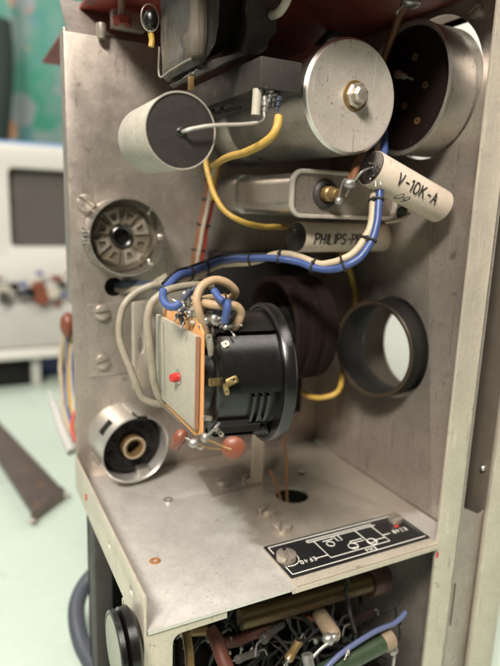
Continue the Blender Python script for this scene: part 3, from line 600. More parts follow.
# ================================================================== tubular capacitors with lettering
Yp = 5.0
a = at(296,237,'y',Yp); b = at(386,238,'y',Yp+1.2); ax = (b-a); Lp = ax.length; ax.normalize(); R = 0.58
tc_ = thing('tubular_capacitor', 'cream wax tube capacitor lettered in black capitals, lying level under the block capacitor', 'capacitor', a+ax*2-V((0,0,R)))
mb = MB(); mb.lathe([(R-0.03,0.01),(R-0.01,0.0),(R,0.03),(R,Lp-0.1),(R-0.1,Lp),(0,Lp)], a, ax, 48); mb.build('wax_sleeve', WAX, tc_)
mb = MB(); mb.lathe([(0,-0.10),(0.3,-0.05),(R-0.025,-0.015),(R-0.03,0.2),(0,0.2)], a, ax, 32); mb.ball(a-ax*0.05+V((0,0,0.2)),0.12,2,(0.6,1,1)); mb.build('pitch_end', TAR, tc_)
st, wd = text_strokes('PHILIPS-PF', 0.40, 0.14, 0.25)
ink = MB(); ink_round(ink, [[(p[0]*1.0, p[1]-0.20) for p in s_] for s_ in st], a+ax*0.45, ax, (EYE-a)+V((0,0,-2)), R, 0.034); 
ink.build('lettering', INK, tc_)

a = dp(371,168,20.0); b = dp(449,206,22.0); b = dp(441,207,21.8); ax = (b-a); Lp = ax.length; ax.normalize(); R = 0.62
tc_ = thing('tubular_capacitor', 'cream wax tube capacitor marked V-10K-A, tilted down to the right against the wall', 'capacitor', a+ax*1.5-V((0,0,R)))
mb = MB(); mb.lathe([(R-0.03,0.01),(R-0.01,0.0),(R,0.03),(R,Lp-0.08),(R-0.08,Lp),(0,Lp)], a, ax, 48); mb.build('wax_sleeve', WAX, tc_)
mb = MB(); mb.lathe([(0,-0.1),(0.3,-0.05),(R-0.03,-0.02),(R-0.04,0.2),(0,0.2)], a, ax, 32); mb.build('pitch_end', TAR, tc_)
mb = MB()
for k in range(7): 
    q = a+V((random.uniform(-.25,.2),-0.3,random.uniform(-.5,.3))); mb.tube([q, q+V((random.uniform(-.5,.1),random.uniform(-.3,0),random.uniform(-.5,.2)))], 0.022, 5)
mb.build('frayed_foil', SOLD, tc_)
nrm = (EYE-a); nrm = (nrm-ax*nrm.dot(ax)).normalized(); tt = nrm.cross(ax); tt = tt if tt.z > 0 else -tt
def round_text(txt, h, x_, yoff, r, mat_, slant):
    st, wd = text_strokes(txt, h, slant, 0.26); st = [[(p[0], p[1]-h/2) for p in s_] for s_ in st]; g = MB(); ang = yoff/R
    n2 = nrm*math.cos(ang)+tt*math.sin(ang); ink_round(g, st, a+ax*x_, ax, n2, R, r); g.build('lettering', mat_, tc_)
round_text('V-10K-A', 0.40, 0.80, 0.16, 0.030, INK, 0.05)
round_text('09', 0.34, 1.15, -0.40, 0.020, INKP, 0.35)
mb = MB(); mb.tube([a, dp(362,172,19.6), dp(352,184,19.9), dp(346,196,20.4)], 0.05, 8); mb.tube([dp(352,184,19.9),dp(344,180,20.1),dp(338,200,20.6)],0.035,7)
mb.ball(dp(350,184,19.9),0.2,2,(1.2,1,1),0.1); mb.ball(dp(339,201,20.6),0.16,2,(1,1,1),0.1); mb.build('soldered_lead', SOLD, tc_)
mb = MB(); mb.tube([b, dp(408,218,21.9), dp(400,214,22)], 0.03, 6); mb.bm.clear(); mb.bm.free()
wire('tan_wire_end', 'short tan wire tail on a dark knot below the tilted marked capacitor', [dp(386,222,22),dp(395,221,21.8),dp(402,219,21.7),dp(409,214,21.9)], 0.07, CREAM)
tag(MB().ball(dp(402,213,21.9),0.22,2,(1,1,1.3),0.12).build('solder_knot', DARKM), 'small dark solder knot below the tilted marked capacitor', 'solder knot')

# ================================================================== looms and wires
def loom(name, label, strands, ties, cat='wire loom', group=None):
    mid = strands[0][0][len(strands[0][0])//2]; t = thing(name, label, cat, mid)
    for pts, r, mat in strands: MB().tube(pts, r, 12, 8).build('strand', mat, t)
    for p, d_, R_ in ties:
        z_ = V(d_).normalized(); u_ = V(p[1])-V(p[0]); u_ = u_-z_*u_.dot(z_); ds = u_.length; x_ = u_.normalized(); y_ = z_.cross(x_); cc = (V(p[0])+V(p[1]))/2
        MB().tube([cc+x_*math.cos(k)*(ds/2+R_+0.02)+y_*math.sin(k)*(R_+0.03) for k in [2*math.pi*j/20 for j in range(20)]], 0.045, 7, closed=True, raw=True).ball(cc+y_*(R_+0.05),0.07,2).build('lacing_tie', LACE, t)
    return t
B0 = [(165,288,19.5),(178,276,20),(190,272,20.6),(206,266,21.4),(222,260,22),(250,258.5,21.8),(280,259,21.3),(298,262,21.0),(314,268,20.6),(330,270,20.3),(346,266,20.0),(361,257,19.9),(371,242,19.9),(377,222,20),(379,200,20.1),(381,175,20.3),(384,150,20.8),(384,130,21.2)]
bl = [dp(*q) for q in B0]; crm = [dp(px+(-5.5 if i > 8 else 0), py-(5.5 if 5 < i < 13 else 0)+(4 if i < 6 else 0), d+0.15) for i, (px,py,d) in enumerate(B0)]
ties = []
for i in (2,3,5,6,8,10,12,14):
    ties.append(((bl[i],crm[i]), bl[i+1]-bl[i-1], 0.135))
loom('wire_loom', 'laced loom of blue and cream wires running across and up past the capacitors', [(bl,0.135,BLUE),(crm,0.135,CREAM),([p+V((0.03,0.22,0.10)) for p in bl],0.10,BLACKM)], ties)
R0 = [(216,162,24.5),(212,180,24.8),(209,200,25.0),(204,225,25.2),(199,250,25.4),(196,272,25.6),(193,292,25.7)]
rd = [dp(px+2,py,d) for px,py,d in R0]; bk = [dp(px-3,py,d-.1) for px,py,d in R0]; yl = [dp(px+1,py,d-.2) for px,py,d in R0[:3]]; wh = [dp(px,py,d-.25) for px,py,d in R0]
loom('wire_loom', 'laced loom of red, brown and grey wires going straight down the back panel', [(rd,0.16,REDW),(bk,0.15,BRNW),(yl,0.14,YEL),(wh,0.10,GREYW)], [((rd[i],bk[i]), rd[i+1]-rd[i-1], 0.17) for i in (1,2,3,4,5)])
wire('yellow_wire', 'yellow wire sagging from the tag strip across the large can to the loom', [dp(279,117,16.9),dp(277,127,16.8),dp(270,138,16.9),dp(258,147,17.3),dp(243,153,18.2),dp(226,158,19.8),dp(213,166,22.5)], 0.125, YEL)
wire('yellow_wire', 'yellow wire curving down from behind the paper capacitor and along under the block capacitor', [dp(208,150,21.5),dp(206,162,21.3),dp(210,180,21.2),dp(216,197,21.0),dp(226,212,20.9),dp(240,221,20.9),dp(258,226,21.6),dp(278,227,22.8),dp(294,227,24.4)], 0.105, YEL)
wire('yellow_wire', 'yellow wire dropping behind the loom and round the left of the visor tube', [dp(338,246,26.5),dp(346,262,26.3),dp(352,280,26.6),dp(355,300,27.4),dp(351,330,27.9),dp(344,362,27.4),dp(341,384,26.4),dp(334,394,26.0),dp(320,398,26.2),dp(308,396,26.6),dp(303,392,26.9)], 0.125, YEL)
for q in ((343,250),):
    pass
wire('grey_cable', 'grey cable looping out from the panel hole, outer of the two on the left', [dp(204,282,22),dp(185,279,21.6),dp(165,283,21.2),dp(148,286,21.0),dp(134,294,20.9),dp(123,308,20.8),dp(119.5,328,20.8),dp(122,348,20.9),dp(130,368,21),dp(137,386,21.2),dp(143,398,21.4),dp(153,403,21.6),dp(166,405,22)], 0.128, GREYW, 'cable', 'grey cables left of the board')
wire('grey_cable', 'grey cable looping down against the grey board, inner of the two on the left', [dp(212,286,20),dp(193,285,19.3),dp(176,288,18.8),dp(163,293,18.5),dp(151,304,18.4),dp(147,322,18.4),dp(149,345,18.6),dp(152,365,18.9),dp(154,382,19.2),dp(160,398,19.6),dp(170,408,20.2),dp(182,420,21)], 0.128, GREYW, 'cable', 'grey cables left of the board')
wire('navy_cable', 'dark blue cable coming out of the small round hole in the back panel', [dp(112,283,26.2),dp(122,284,25.4),dp(138,284,24.9),dp(156,285,24),dp(170,288,23)], 0.17, DKBL, 'cable')
wire('grey_cable', 'short grey cable coming out of the round panel hole beside the navy one', [dp(114,288,26.2),dp(122,290,25.5),dp(136,289,24.9),dp(150,286,24.4),dp(168,276,24.2)], 0.17, GREYW, 'cable')
wire('brown_wire', 'brown sleeved wire running down between the large can and the metal drum', [dp(406,2,20.5),dp(401,12,20.6),dp(394,30,20.9),dp(386,52,21.3),dp(376,90,21.7),dp(368,130,21.4),dp(360,158,20.8),dp(353,182,20.3)], 0.13, BRNW)
wire('brown_wire', 'second brown sleeved wire ending at the soldered joint near the stud', [dp(372,128,22.2),dp(366,148,21.4),dp(357,164,20.8),dp(349,186,20.5)], 0.13, BRNW)
wire('blue_wire', 'dark blue wire arching over the back of the large can under the red top', [dp(318,46,25),dp(330,34,25.2),dp(350,27,25.3),dp(372,27,25.2),dp(390,32,25),dp(395,60,24.5)], 0.17, DKBL)
tag(MB().ball(dp(411,2,20.4),0.30,2,(1.3,1,0.7),0.1).tube([dp(405,4,20.4),dp(398,11,20.5),dp(397,14,20.6)],0.06,8).build('solder_blob', SOLD), 'silver solder blob on a lug at the top edge above the drum', 'solder blob')
for q0, q1, lb in (((283,425),(287,500),'orange brown thin wire dropping through the round shelf hole, right one'), ((270,470),(281,502),'orange brown thin wire slanting into the round shelf hole, left one')):
    wire('thin_wire', lb, [dp(q0[0],q0[1],25.5), dp((q0[0]+q1[0])/2+1,(q0[1]+q1[1])/2,25.5), dp(q1[0],q1[1],25.6), dp(q1[0]+1,q1[1]+14,25.9)], 0.055, ORNG)
wire('grey_cable', 'pale thin cable curving in the dark gap right of the front post', [dp(500,398,24.3),dp(493,418,24.4),dp(484,438,24.5),dp(473,456,24.6),dp(462,470,24.8)], 0.075, GREYW, 'cable')

# ================================================================== top: transformer, tag bar, rod
tr = thing('transformer', 'dark wound transformer with a rough laminated iron core hanging under the red top', 'transformer', at(185,76,'y',4))
Yt = 2.9
n0 = at(192,57,'y',Yt); XT, ZT = n0.x, n0.z; Yb_ = at(160,78,'x',XT).y
def poly(pts, y, y1, name, mat, bev=0.04):
    L_ = [at(px,py,'y',y) for px,py in pts]; b_ = MB(); b_.prism([(p.x,p.z) for p in L_], -(y1-y), 0.0, XZ(y), bev); b_.rough(0.07,1.2,4); return b_.build(name, mat, tr)
mb = MB(); mb.box((XT,Yt-0.05,ZT),(XT+0.5,Yb_,19.85),0.16); mb.rough(0.10,1.6,5); mb.build('laminated_core', LAM, tr)
poly([(190,-40),(191,57),(196,68),(205,64),(218,44),(223,18),(222,-40)], Yt+0.1, Yt+3.0, 'winding', TAPE, 0.20)
poly([(200,64),(222,50),(243,30),(243,-40),(200,-40)], Yt+0.9, Yt+2.6, 'coil_former', BLACKM, 0.1)
poly([(249,-40),(249,10),(246,30),(240,54),(256,56),(268,50),(273,30),(281,12),(285,-40)], Yt+0.5, Yt+2.6, 'core_leg', TAPE, 0.14)
poly([(192,74),(197,77),(215,68),(240,57),(243,50),(200,64)], Yt+0.3, Yt+2.4, 'paper_wrap', TAPE, 0.03)
mb = MB(); mb.tube([(XT-0.03,Yb_,ZT+0.9),(XT-0.03,Yb_-0.02,ZT-0.02),(XT-0.02,Yb_-1.2,ZT-0.03),(XT,Yt+0.1,ZT-0.03)],0.035,6); mb.build('edge_band', SCREW, tr)
mb = MB(); mb.box((-0.09,-0.04,-0.2),(0.09,0.04,0.2),0.02, frame(at(191,83,'y',Yt+0.3),(1,0,0.2),(0,1,0),(0,0,1))); mb.build('yellow_tag', BRASSD, tr)
mb = MB(); mb.tube([at(248,-20,'y',Yt+0.8),at(249,8,'y',Yt+0.8),at(245,28,'y',Yt+0.8),at(240,54,'y',Yt+0.8)],0.04,6); mb.build('edge_highlight', SCREW, tr)  # pale line modelled in place of the highlight along the core edge
wire('white_sleeve', 'short pale sleeve hanging from the right of the transformer at the top edge', [dp(288,-4,17.5),dp(285,4,17.6),dp(279,12,17.9),dp(272,15,18.4)], 0.14, WHTW)

tb = thing('tag_strip', 'long dark grey bar with solder tags, running back from above the large can', 'tag strip', (4.9,6,15.8))
mb = MB(); mb.box((4.15,2.0,15.78),(5.6,10.5,16.68),0.05); mb.build('bar', DARKM, tb)
p = at(258,95,'y',2.2)
mb = MB(); mb.lathe([(0.14,-0.5),(0.15,0.25),(0,0.3)], at(257,98,'y',2.3), (0.05,0,1), 16); mb.build('ceramic_post', WHTW, tb)
for q, mt in (((273,97),DARKM),((264,106),SOLD),((277,101),DKBL),((269,92),SOLD)):
    mb = MB(); p = at(*q,'y',2.25); mb.tube([p+V((0,0,0.28)), p+V((0.02,-0.03,0)), p-V((0,0.02,0.30))], [0.10,0.14,0.10,0.06], 10); mb.build('solder_tag', mt, tb)
for k in range(4):
    mb = MB(); p = at(232-9*k,104+2.2*k,'x',4.25); mb.box((-0.2,-0.25,-0.05),(0.25,0.25,0.05),0.03, frame(p-V((0,0,0.12)),(1,0,0),(0,1,0),(0,0,1))); mb.build('side_tag', BLACKM, tb)

rod = thing('threaded_rod', 'greenish threaded rod with a red painted nut hanging from the red top', 'rod', at(122,28,'y',9.5))
mb = MB(); mb.tube([at(121,-30,'y',9.5), at(122,26,'y',9.5)], 0.14, 12, raw=True); mb.build('rod', SCREW, rod)
mb = MB(); p = at(122,22,'y',9.5); mb.lathe([(0,-0.1),(0.34,-0.1),(0.36,0.15),(0.2,0.2),(0,0.2)], p, (0,0,1), 6); mb.build('nut', OLDRED, rod, 20)
mb = MB(); p = at(127,20,'y',9.8); mb.box((p.x-0.55,9.85,p.z-0.3),(p.x+0.75,10.3,p.z+0.35),0.04); mb.build('bracket', PLATE, rod)
kb = thing('lead_bead', 'small black bead in a silver ring on a yellow lead beside the transformer', 'bead', at(151,30,'y',6))
mb = MB(); mb.ball(at(150.5,20,'y',6),0.30,3,(0.8,0.9,1.15)); mb.build('bead', TAR, kb)
mb = MB(); c_ = at(150,18,'y',5.9); mb.tube([c_+V((0.30*math.cos(t),0,0.42*math.sin(t))) for t in [2*math.pi*k/20 for k in range(20)]],0.028,6,closed=True,raw=True); mb.tube([at(151,27,'y',6),at(150,33,'y',6)],0.07,8); mb.build('ring', SCREW, kb)
mb = MB(); mb.tube([at(150.5,32,'y',6),at(152,40,'y',6),at(151,47,'y',6)],0.10,8); mb.build('lead', YEL, kb)

mb = MB(); mb.box((4.95,-0.13,-0.17),(11.42,-0.055,0.015),0.03); mb.build('front_lip', FLANGE, ch)
# bracket on the shelf that carries the black unit
bs = thing('support_bracket', 'pale metal angle bracket standing on the shelf below the round black unit', 'bracket', (6.6,7.3,0))
mb = MB(); mb.sheet([(5.0,6.7),(7.55,6.95),(7.6,9.1),(5.3,9.1)], [], 0.10, frame((0,0,0.005),(1,0,0),(0,1,0),(0,0,1)), 0.02); mb.build('foot', PLATE, bs)
mb = MB(); mb.box((7.05,7.0,0.08),(7.62,7.15,5.6),0.03); mb.build('upright', FLANGE, bs)
screw(bs, at(249,481,'z',0.12), (0,0,1), 1.0, 0.6); screw(bs, at(222,484,'z',0.12), (0,0,1), 0.95, 0.2)

# ================================================================== nameplate
X0, X1, Y0, Y1_ = 5.17, 11.40, 0.34, 2.34
npl = thing('circuit_nameplate', 'black engraved plate with a white circuit drawing, screwed to the front edge of the shelf', 'nameplate', ((X0+X1)/2,1.45,0))
LT = frame((0,0,0),(1,0,0),(0,1,0),(0,0,1))
mb = MB(); mb.sheet(rect(X0-0.05,-0.06,X1+0.06,Y1_+0.05), [], 0.045, frame((0,0,0.006),(1,0,0),(0,1,0),(0,0,1)), 0.02); mb.build('backing_strip', FLANGE, npl)
mb = MB(); mb.sheet(rect(X0,Y0,X1,Y1_), [], 0.05, frame((0,0,0.056),(1,0,0),(0,1,0),(0,0,1)), 0.012); mb.build('plate', mk('black_anodised',(0.012,0.012,0.013),0.32,0,0.3,1,12,0.2,spots=(0.045,0.04,0.035),spot_sc=4,spot_at=0.66), npl)
zt = 0.108; g = MB(); r = 0.017
def ln(*pts, rr=r): g.tube([(p[0],p[1],zt) for p in pts], rr, 6, raw=True)
i = 0.13; sx, sy, sr = X0+0.40, Y0+1.0, 0.44
ln((X0+i,Y1_-i),(X1-i,Y1_-i),(X1-i,Y0+i),(X0+i,Y0+i)); 
ln((X0+i,Y0+i),(X0+i,sy-sr+0.02)); ln((X0+i,sy+sr),(X0+i,Y1_-i))
g.tube([(sx+sr*math.cos(t),sy+sr*math.sin(t),zt) for t in [math.radians(-115+230*k/18) for k in range(19)]], r, 6, raw=True)
DX, DY = -0.18, -0.12
_ln, _gt = ln, g.tube
def ln(*p_, rr=r): _ln(*[(a_+DX, b_+DY) for a_, b_ in p_], rr=rr)
a0, a1 = 7.25, 9.95
ln((a0-0.25,2.02),(a1+0.18,2.02)); ln((a0-0.25,2.14),(a1+0.1,2.14)); ln((a0-0.25,2.02),(a0-0.25,2.14))
ln((a0,2.02),(a0,0.88),(a1,0.88),(a1,2.02)); ln((9.15,2.02),(9.15,1.32)); ln((a0-0.5,1.06),(a0,1.06)); ln((a1,1.30),(a1+0.35,1.30)); ln((9.15,0.95),(9.15,1.3)); ln((9.4,1.15),(a1,1.15))
def ring(cx_, cy_, rr_): g.tube([(cx_+DX+rr_*math.cos(t),cy_+DY+rr_*math.sin(t),zt) for t in [2*math.pi*k/24 for k in range(24)]], r, 6, closed=True, raw=True)
ring(7.75,1.62,0.15); ring(8.45,1.16,0.19); ring(9.3,1.12,0.19)
ln((7.55,1.86),(8.0,1.86),(8.0,1.96)); ln((8.12,1.98),(8.12,1.66),(8.32,1.66),(8.32,1.98)); ln((8.5,1.45),(9.05,1.45),(9.05,1.32),(8.5,1.32),(8.5,1.45)); ln((8.3,1.06),(8.6,1.06)); ln((9.15,1.06),(9.45,1.06))
g.build('circuit_drawing', WHITEP, npl)
g = MB()
def up_text(t_, xr, yb, h):
    st, wd = text_strokes(t_, h, 0, 0.40); M_ = frame((xr,yb,zt),(-1,0,0),(0,-1,0),(0,0,1)); ink_flat(g, st, M_, 0.0145)
up_text('EF40', 6.54, 1.04, 0.19); up_text('EM4', 8.97, 0.70, 0.18); up_text('EZ40', 10.94, 1.29, 0.19)
g.build('lettering', WHITEP, npl)
screw(npl, (sx-0.02,sy,0.108), (0,0,1), 1.12, 1.3)
screw(npl, (X1-0.45,Y1_-0.50,0.108), (0,0,1), 0.9, 0.3)
mb = MB(); mb.ball((X1-0.68,Y1_-0.86,0.108),0.11,2,(1.1,0.7,0.3),0.1); mb.build('red_paint_seal', REDDOT, npl)

# ================================================================== knob, column and power cable at lower left
kn = thing('adjusting_wheel', 'thick dark two-disc knob with a pale dusty face on the left side, below the shelf', 'knob', (-0.5,2.2,-3.2))
c = at(114,650,'x',-0.78); R = 1.12
mb = MB(); mb.lathe([(0,0.0),(R-0.12,0.0),(R-0.04,-0.02)], c, (1,0,0), 56); mb.lathe([(0,-0.02),(R-0.2,-0.03),(R-0.14,-0.01),(R-0.1,0.02)], c, (1,0,0), 56); mb.build('face', mk('dusty_green_grey',(0.27,0.29,0.235),0.6,0,0.15,1.2,9,0.15,spots=(0.55,0.55,0.48),spot_sc=3.2,spot_at=0.63,bump=0.2), kn)
mb = MB(); mb.lathe([(R-0.10,-0.03),(R,0.0),(R+0.02,0.14),(R-0.06,0.20),(0,0.20)], c, (1,0,0), 64); mb.build('front_disc', BLACK, kn)
mb = MB(); mb.lathe([(0,0.2),(R-0.2,0.22),(R+0.02,0.28),(R+0.03,0.52),(R-0.1,0.62),(0,0.62)], c, (1,0,0), 64); mb.build('rear_disc', BLACK, kn)
wire('power_cable', 'thick blue grey rubber cable looping on the table behind the dark rear post', [dp(110,560,30),dp(96,572,29.5),dp(84,586,29),dp(77,604,28.3),dp(77,624,27.6),dp(82,644,27),dp(90,660,26.4),dp(101,678,25.6)], 0.40, mk('slate_rubber',(0.055,0.062,0.08),0.5), 'cable')

# wires behind the left edge
lw = thing('wire_bundle', 'bundle of blue, cream and yellow wires behind the left edge of the back panel', 'wire bundle', dp(70,420,31))
for k, (x_, mt) in enumerate(((63,CREAM),(67,BLUE),(71,YEL),(74,BLUE),(66,GREYW),(72,WHTW))):
    mb = MB(); mb.tube([dp(78,318,30),dp(x_+2,335,31),dp(x_-1+random.uniform(-2,2),365,31.5),dp(x_+random.uniform(-2,2),395,31.5),dp(x_+3,420,31),dp(80,446,30)],0.13,10); mb.build('strand', mt, lw)
mb = MB(); mb.tube([dp(80,405,29.5),dp(74,415,29.2),dp(72,428,29),dp(76,442,28.8)],0.11,10); mb.build('red_strand', REDW, lw)
tag(MB().ball(dp(68,325,30.5),0.55,3,(0.75,0.9,1.25)).build('rubber_grommet', CERAM), 'red brown rubber bead at the left edge of the back panel above the wire bundle', 'bead')
wire('cable_strap', 'flat grey strap slanting out on the table side of the wire bundle', [dp(49,392,33),dp(55,408,32),dp(62,428,31),dp(72,452,30)], [0.10,0.2,0.26,0.28,0.28], GREYP, 'strap')

# ================================================================== lower compartment
def lp(px, py, d): return dp(px, py, d)
rt = thing('resistor_rod', 'brown brass coloured tube lying across under the front edge of the shelf', 'tube', dp(310,596,22))
mb = MB(); mb.tube([dp(240,620,20.9),dp(310,600,22.1),dp(376,581,23.4)],0.36,24,raw=True); mb.build('tube', mk('dark_brass_tube',(0.11,0.068,0.027),0.36,0.5,0.35,1.2,9,0.25), rt)
mb = MB(); a = dp(366,581,23.4); b = dp(392,574,24.1); mb.lathe([(0.3,0),(0.62,0.0),(0.66,0.1),(0.66,0.8),(0.55,0.95),(0,0.95)], a, b-a, 32); mb.build('end_cap', mk('dark_red_resin',(0.055,0.018,0.012),0.45), rt)
gr = thing('green_resistor', 'green enamelled tube resistor with a cream end, low in the bottom compartment', 'resistor', dp(365,650,21.5))
a = dp(322,674,20.6); b = dp(384,642,22.0)
mb = MB(); mb.lathe([(0,0),(0.34,0),(0.34,(b-a).length),(0,(b-a).length)], a, b-a, 28); mb.build('body', GREEN, gr)
mb = MB(); mb.lathe([(0,0),(0.36,0),(0.38,0.1),(0.38,0.45),(0.3,0.52),(0,0.52)], b-(b-a).normalized()*0.12, b-a, 28); mb.build('end_cap', DULLW, gr)
mb = MB(); mb.tube([b+V((0.2,0,0)), dp(394,652,22.2), dp(393,668,22)],0.06,7); mb.ball(dp(393,650,22.2),0.2,2,(1,1,1),0.1); mb.build('lead', SOLD, gr)
wire('blue_wire', 'pale blue wire lying over the green resistor in the bottom compartment', [dp(318,676,20.2),dp(335,659,20.5),dp(355,644,21),dp(378,630,21.6),(dp(396,622,22.2)),dp(405,613,22.6)], 0.095, mk('pale_blue_plastic',(0.09,0.11,0.22),0.4), 'wire')
co = thing('tubular_capacitor', 'stubby tan component with a rounded soldered end in the middle of the bottom compartment', 'capacitor', dp(325,625,21.5))
mb = MB(); a = dp(334,636,20.8); b = dp(318,612,22.6); mb.lathe([(0,-0.12),(0.18,-0.1),(0.26,0.0),(0.30,0.12),(0.30,1.6),(0,1.7)], a, b-a, 28); mb.build('body', DULLW, co)
mb = MB(); mb.tube([a, dp(331,641,20.5), dp(320,650,20.4), dp(306,666,20.2)],0.06,7); mb.ball(dp(328,639,20.6),0.22,2,(1,1,1),0.12); mb.ball(dp(334,637,20.6),0.14,2); mb.build('lead', SOLD, co)
rs = thing('red_sleeving', 'forked piece of dull red brown sleeving in the left of the bottom compartment', 'sleeve', dp(225,645,21))
mb = MB(); mb.tube([dp(210,628,20.5),dp(217,640,20.3),dp(228,668,20.0)],0.26,14); mb.build('stem', mk('dull_red_sleeve',(0.10,0.028,0.018),0.5), rs)
mb = MB(); mb.tube([dp(217,645,20.4),dp(238,640,21.0),dp(268,628,21.6)],0.20,14); mb.build('branch', mk('dull_red_branch',(0.085,0.027,0.017),0.5), rs)
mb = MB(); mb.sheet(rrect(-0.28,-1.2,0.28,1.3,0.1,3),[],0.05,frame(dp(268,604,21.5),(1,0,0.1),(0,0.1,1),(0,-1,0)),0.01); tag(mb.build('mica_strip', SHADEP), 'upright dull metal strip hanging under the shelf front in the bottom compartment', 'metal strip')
random.seed(11)
tgl = thing('wire_tangle', 'tangle of black wires filling the bottom compartment', 'wire tangle', dp(290,650,23))
for k in range(58):
    p = dp(random.uniform(176,380), random.uniform(618,675), random.uniform(21.3,24.5)); v = V((random.uniform(-1,1),random.uniform(-.6,.6),random.uniform(-1,1))).normalized(); pts = []
    for j in range(8):
        pts.append(p.copy()); v = (v+V((random.uniform(-.7,.7),random.uniform(-.5,.5),random.uniform(-.7,.7)))).normalized(); p = p+v*0.45
        p.x = max(1.2,min(12.2,p.x)); p.z = min(-0.75,p.z); p.y = max(0.9,min(8.2,p.y))
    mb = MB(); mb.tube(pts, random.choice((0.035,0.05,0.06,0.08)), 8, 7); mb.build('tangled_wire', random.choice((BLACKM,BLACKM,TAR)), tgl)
for k in range(15):
    q = dp(random.uniform(178,350),random.uniform(634,664),random.uniform(20.5,22)); mb = MB(); mb.ball(q,random.uniform(.05,.10),2,(1,1,1.4),0.2)
    v = V((random.uniform(-.4,.4),random.uniform(-.2,.2),random.uniform(-.6,.2))); mb.tube([q,q+v*.6+V((.05,0,.1)),q+v],0.03,6); mb.build('solder_joint', SOLD, tgl)
for (a_, b_, rr, mt, lb) in ((dp(262,640,21.0),dp(282,622,22.0),0.20,TAPE,'dark grey resistor body slanting up behind the metal strip in the bottom compartment'),
                             (dp(288,660,20.6),dp(300,640,21.3),0.17,BRASSD,'brownish resistor standing left of the bright tag end in the bottom compartment'),
                             (dp(350,624,22.4),dp(372,612,23.2),0.22,BROWN,'dark brown resistor lying behind the blue wire in the bottom compartment'),
                             (dp(236,660,20.4),dp(258,652,21.0),0.15,TAPE,'small dark resistor beside the red brown sleeving in the bottom compartment'),
                             (dp(290,612,22.6),dp(312,620,22.6),0.16,CERAM,'small terracotta resistor just below the brown tube under the shelf')):
    t_ = thing('resistor', lb, 'resistor', (a_+b_)/2); u_ = (b_-a_); l_ = u_.length; u_.normalize()
    mb = MB(); mb.lathe([(0,0),(rr*.8,0),(rr,0.06),(rr,0.2),(rr*.88,0.26),(rr*.88,l_-0.26),(rr,l_-0.2),(rr,l_-0.06),(rr*.8,l_),(0,l_)], a_, u_, 20); mb.build('body', mt, t_)
    mb = MB(); mb.tube([a_,a_-u_*0.3,a_-u_*0.45+V((0.05,0,-0.4))],0.03,6); mb.tube([b_,b_+u_*0.3,b_+u_*0.4+V((0.1,0.1,-0.4))],0.03,6); mb.build('lead', SOLD, t_)
for q0, q1, rr, mt, lb in (((187,632,19.4),(190,668,19.2),0.16,BRASSD,'brassy upright sleeve at the far left of the bottom compartment'), ((178,640,19.2),(178,668,19.0),0.14,BROWN,'dark brown upright sleeve at the left edge of the bottom compartment'),
                      ((307,655,20.2),(311,672,20.1),0.20,SOLD,'bright silver tag end standing at the bottom edge of the picture'), ((190,632,20.0),(207,630,20.4),0.16,BRASSD,'short brass coloured sleeve lying under the shelf corner')):
    wire('component_lead', lb, [dp(*q0), dp((q0[0]+q1[0])/2,(q0[1]+q1[1])/2,(q0[2]+q1[2])/2), dp(*q1)], rr, mt, 'lead')

# ================================================================== bench background
tl = thing('flat_tool', 'worn dark flat steel bar with a turned-down end lying on the mint table', 'tool', (-0.5,35,-9))
A = at(-15,443,'z',-8.7); B_ = at(-15,412,'z',-8.7); Cc = at(60,493,'z',-8.7); D_ = at(32,516,'z',-8.7)
mb = MB(); mb.prism([(A.x,A.y),(D_.x,D_.y),(Cc.x,Cc.y),(B_.x,B_.y)], -8.75, -8.05, None, 0.12); mb.build('bar', STEEL, tl)
mb = MB(); mb.prism([(D_.x-0.2,D_.y-0.9),(Cc.x+0.3,Cc.y-0.7),(Cc.x,Cc.y+0.1),(D_.x,D_.y+0.1)], -9.0, -8.0, None, 0.2); mb.build('turned_end', STEEL, tl)
for q in (D_+V((-0.1,-0.9,0.25)), Cc+V((0.35,-0.75,0.25))):
    mb = MB(); mb.ball(q-V((0,0,0.12)),0.2,3,(1.3,0.8,0.9)); mb.build('corner_glint', SCREW, tl)  # pale blobs standing in for bright highlights on the bar corners

ys = 58
sc_ = thing('oscilloscope', 'out of focus cream bench instrument with a grey screen and a row of controls below', 'oscilloscope', (0,ys+8,-9))
q0 = at(-60,140,'y',ys); q1 = at(78,300,'y',ys)
mb = MB(); Fs = frame((0,ys,0),(1,0,0),(0,0,1),(0,-1,0))
s0 = at(6,168,'y',ys); s1 = at(75,246,'y',ys)
mb.sheet(rrect(q0.x,0.9,10.8,q0.z,0.9,5), [rrect(s0.x,s1.z,9.6,s0.z,0.6,4)], 2.0, Fs, 0.15); mb.box((q0.x+0.2,ys+0.05,1.0),(10.6,ys+18,q0.z-0.2),0.4); mb.build('case', SCOPEW, sc_)
mb = MB(); mb.prism(rrect(s0.x-0.2,s1.z-0.2,9.8,s0.z+0.2,0.6,4), 0.06, 0.4, Fs); mb.build('screen', SCREEN, sc_)
mb = MB(); mb.box((q0.x,ys-3.5,-4.2),(10.5,ys+16,0.85),0.4); cpn = mb.build('control_panel', GREYP, sc_)
mb = MB(); mb.box((q0.x-1,ys-4.5,-5.3),(11,ys+16,-4.25),0.3); mb.build('shelf_edge', SCOPEW, sc_)
for x_ in (q0.x+1,3.5,9.8):
    mb = MB(); mb.box((x_-0.5,ys-3,-9),(x_+0.5,ys+14,-5.3),0.1); mb.build('leg', GREYP, sc_)
for q, mt, rr in (((38,287),CERAM,0.8),((41,297),CERAM,0.9),((30,292),BLACK,0.6),((14,286),BLACK,0.5),((4,298),DARKM,0.6),((52,292),WHTW,0.7),((62,284),DARKM,0.5)):
    p = at(*q,'y',ys-3.6); mb = MB(); mb.lathe([(rr,0),(rr*0.9,1.0),(0,1.1)], p, (0,-1,0), 20); mb.build('control_knob', mt, cpn)
random.seed(21)
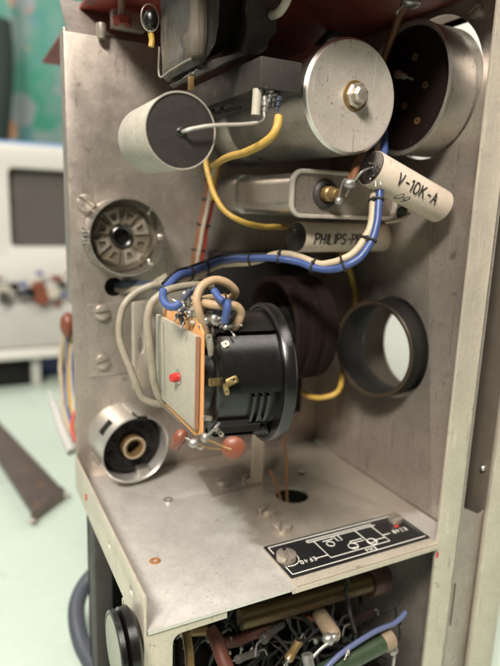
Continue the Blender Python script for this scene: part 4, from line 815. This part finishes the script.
for k in range(22):
    q = (random.uniform(-10,70), random.uniform(272,304)); p = at(*q,'y',ys-3.6); rr = random.uniform(.25,.6)
    mb = MB(); mb.box((p.x-rr,ys-4.0,p.z-rr*.6),(p.x+rr,ys-3.4,p.z+rr*.6),0.08); mb.build('button', random.choice((WHTW,DARKM,GREYP,BLUE,CERAM)), cpn)
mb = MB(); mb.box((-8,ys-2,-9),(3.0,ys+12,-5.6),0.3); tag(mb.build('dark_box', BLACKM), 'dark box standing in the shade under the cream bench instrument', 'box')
mb = MB(); mb.box((4.2,ys+1,-9),(9.2,ys+12,-6.2),0.3); tag(mb.build('blue_box', mk('dim_blue',(0.05,0.08,0.20),0.5)), 'dim blue box pushed under the cream bench instrument', 'box')
wire('mains_cable', 'pale grey cable snaking on the table in front of the bench instrument', [at(-20,372,'z',-8.6),at(5,362,'z',-8.6),at(25,368,'z',-8.6),at(45,356,'z',-8.6),at(66,350,'z',-8.6)], 0.35, GREYP, 'cable')
wire('blue_cable', 'dim blue cable lying on the far table near the bench instrument', [at(-20,382,'z',-8.7),at(10,377,'z',-8.7),at(35,378,'z',-8.7),at(60,368,'z',-8.7)], 0.30, DKBL, 'cable')
mb = MB(); g_ = bmesh.new(); nx = 60; x0_, x1_ = -60, 62; rows_ = []
for i_ in range(nx+1):
    xx = x0_+(x1_-x0_)*i_/nx; yy = 122+1.4*math.sin(i_*1.1)+0.8*math.sin(i_*2.7+1); rows_.append((xx,yy))
prof = rows_+[(x,y+0.3) for x, y in rows_[::-1]]
mb.prism(prof, -9, 75); tag(mb.build('curtain', FABRIC), 'out of focus teal printed fabric curtain with orange and grey patches', 'curtain')
wire('dark_garment', 'blurred dark strip hanging at the far left in front of the curtain', [at(-6,20,'y',112),at(-3,70,'y',112),at(-8,140,'y',112)], 3.0, mk('dark_green_cloth',(0.02,0.035,0.03),0.8), 'cloth')
mb = MB(); mb.box((-6,66,17),(30,90,19.5),0.4); tag(mb.build('blue_folder', mk('pale_blue_card',(0.22,0.33,0.55),0.6)), 'pale blue flat folder lying behind on top of the bench instrument', 'folder')
mb = MB(); mb.box((46,-20,-9),(47,95,60),0.2); tag(mb.build('white_backdrop', WHITE), 'added white backdrop board standing on the table beyond the right side of the chassis', 'board')  # backdrop added so the wall openings show bright white

for o in bpy.data.objects:
    if '_o' in o: del o['_o']
for M in bpy.data.materials:
    if '_out' in M: del M['_out']
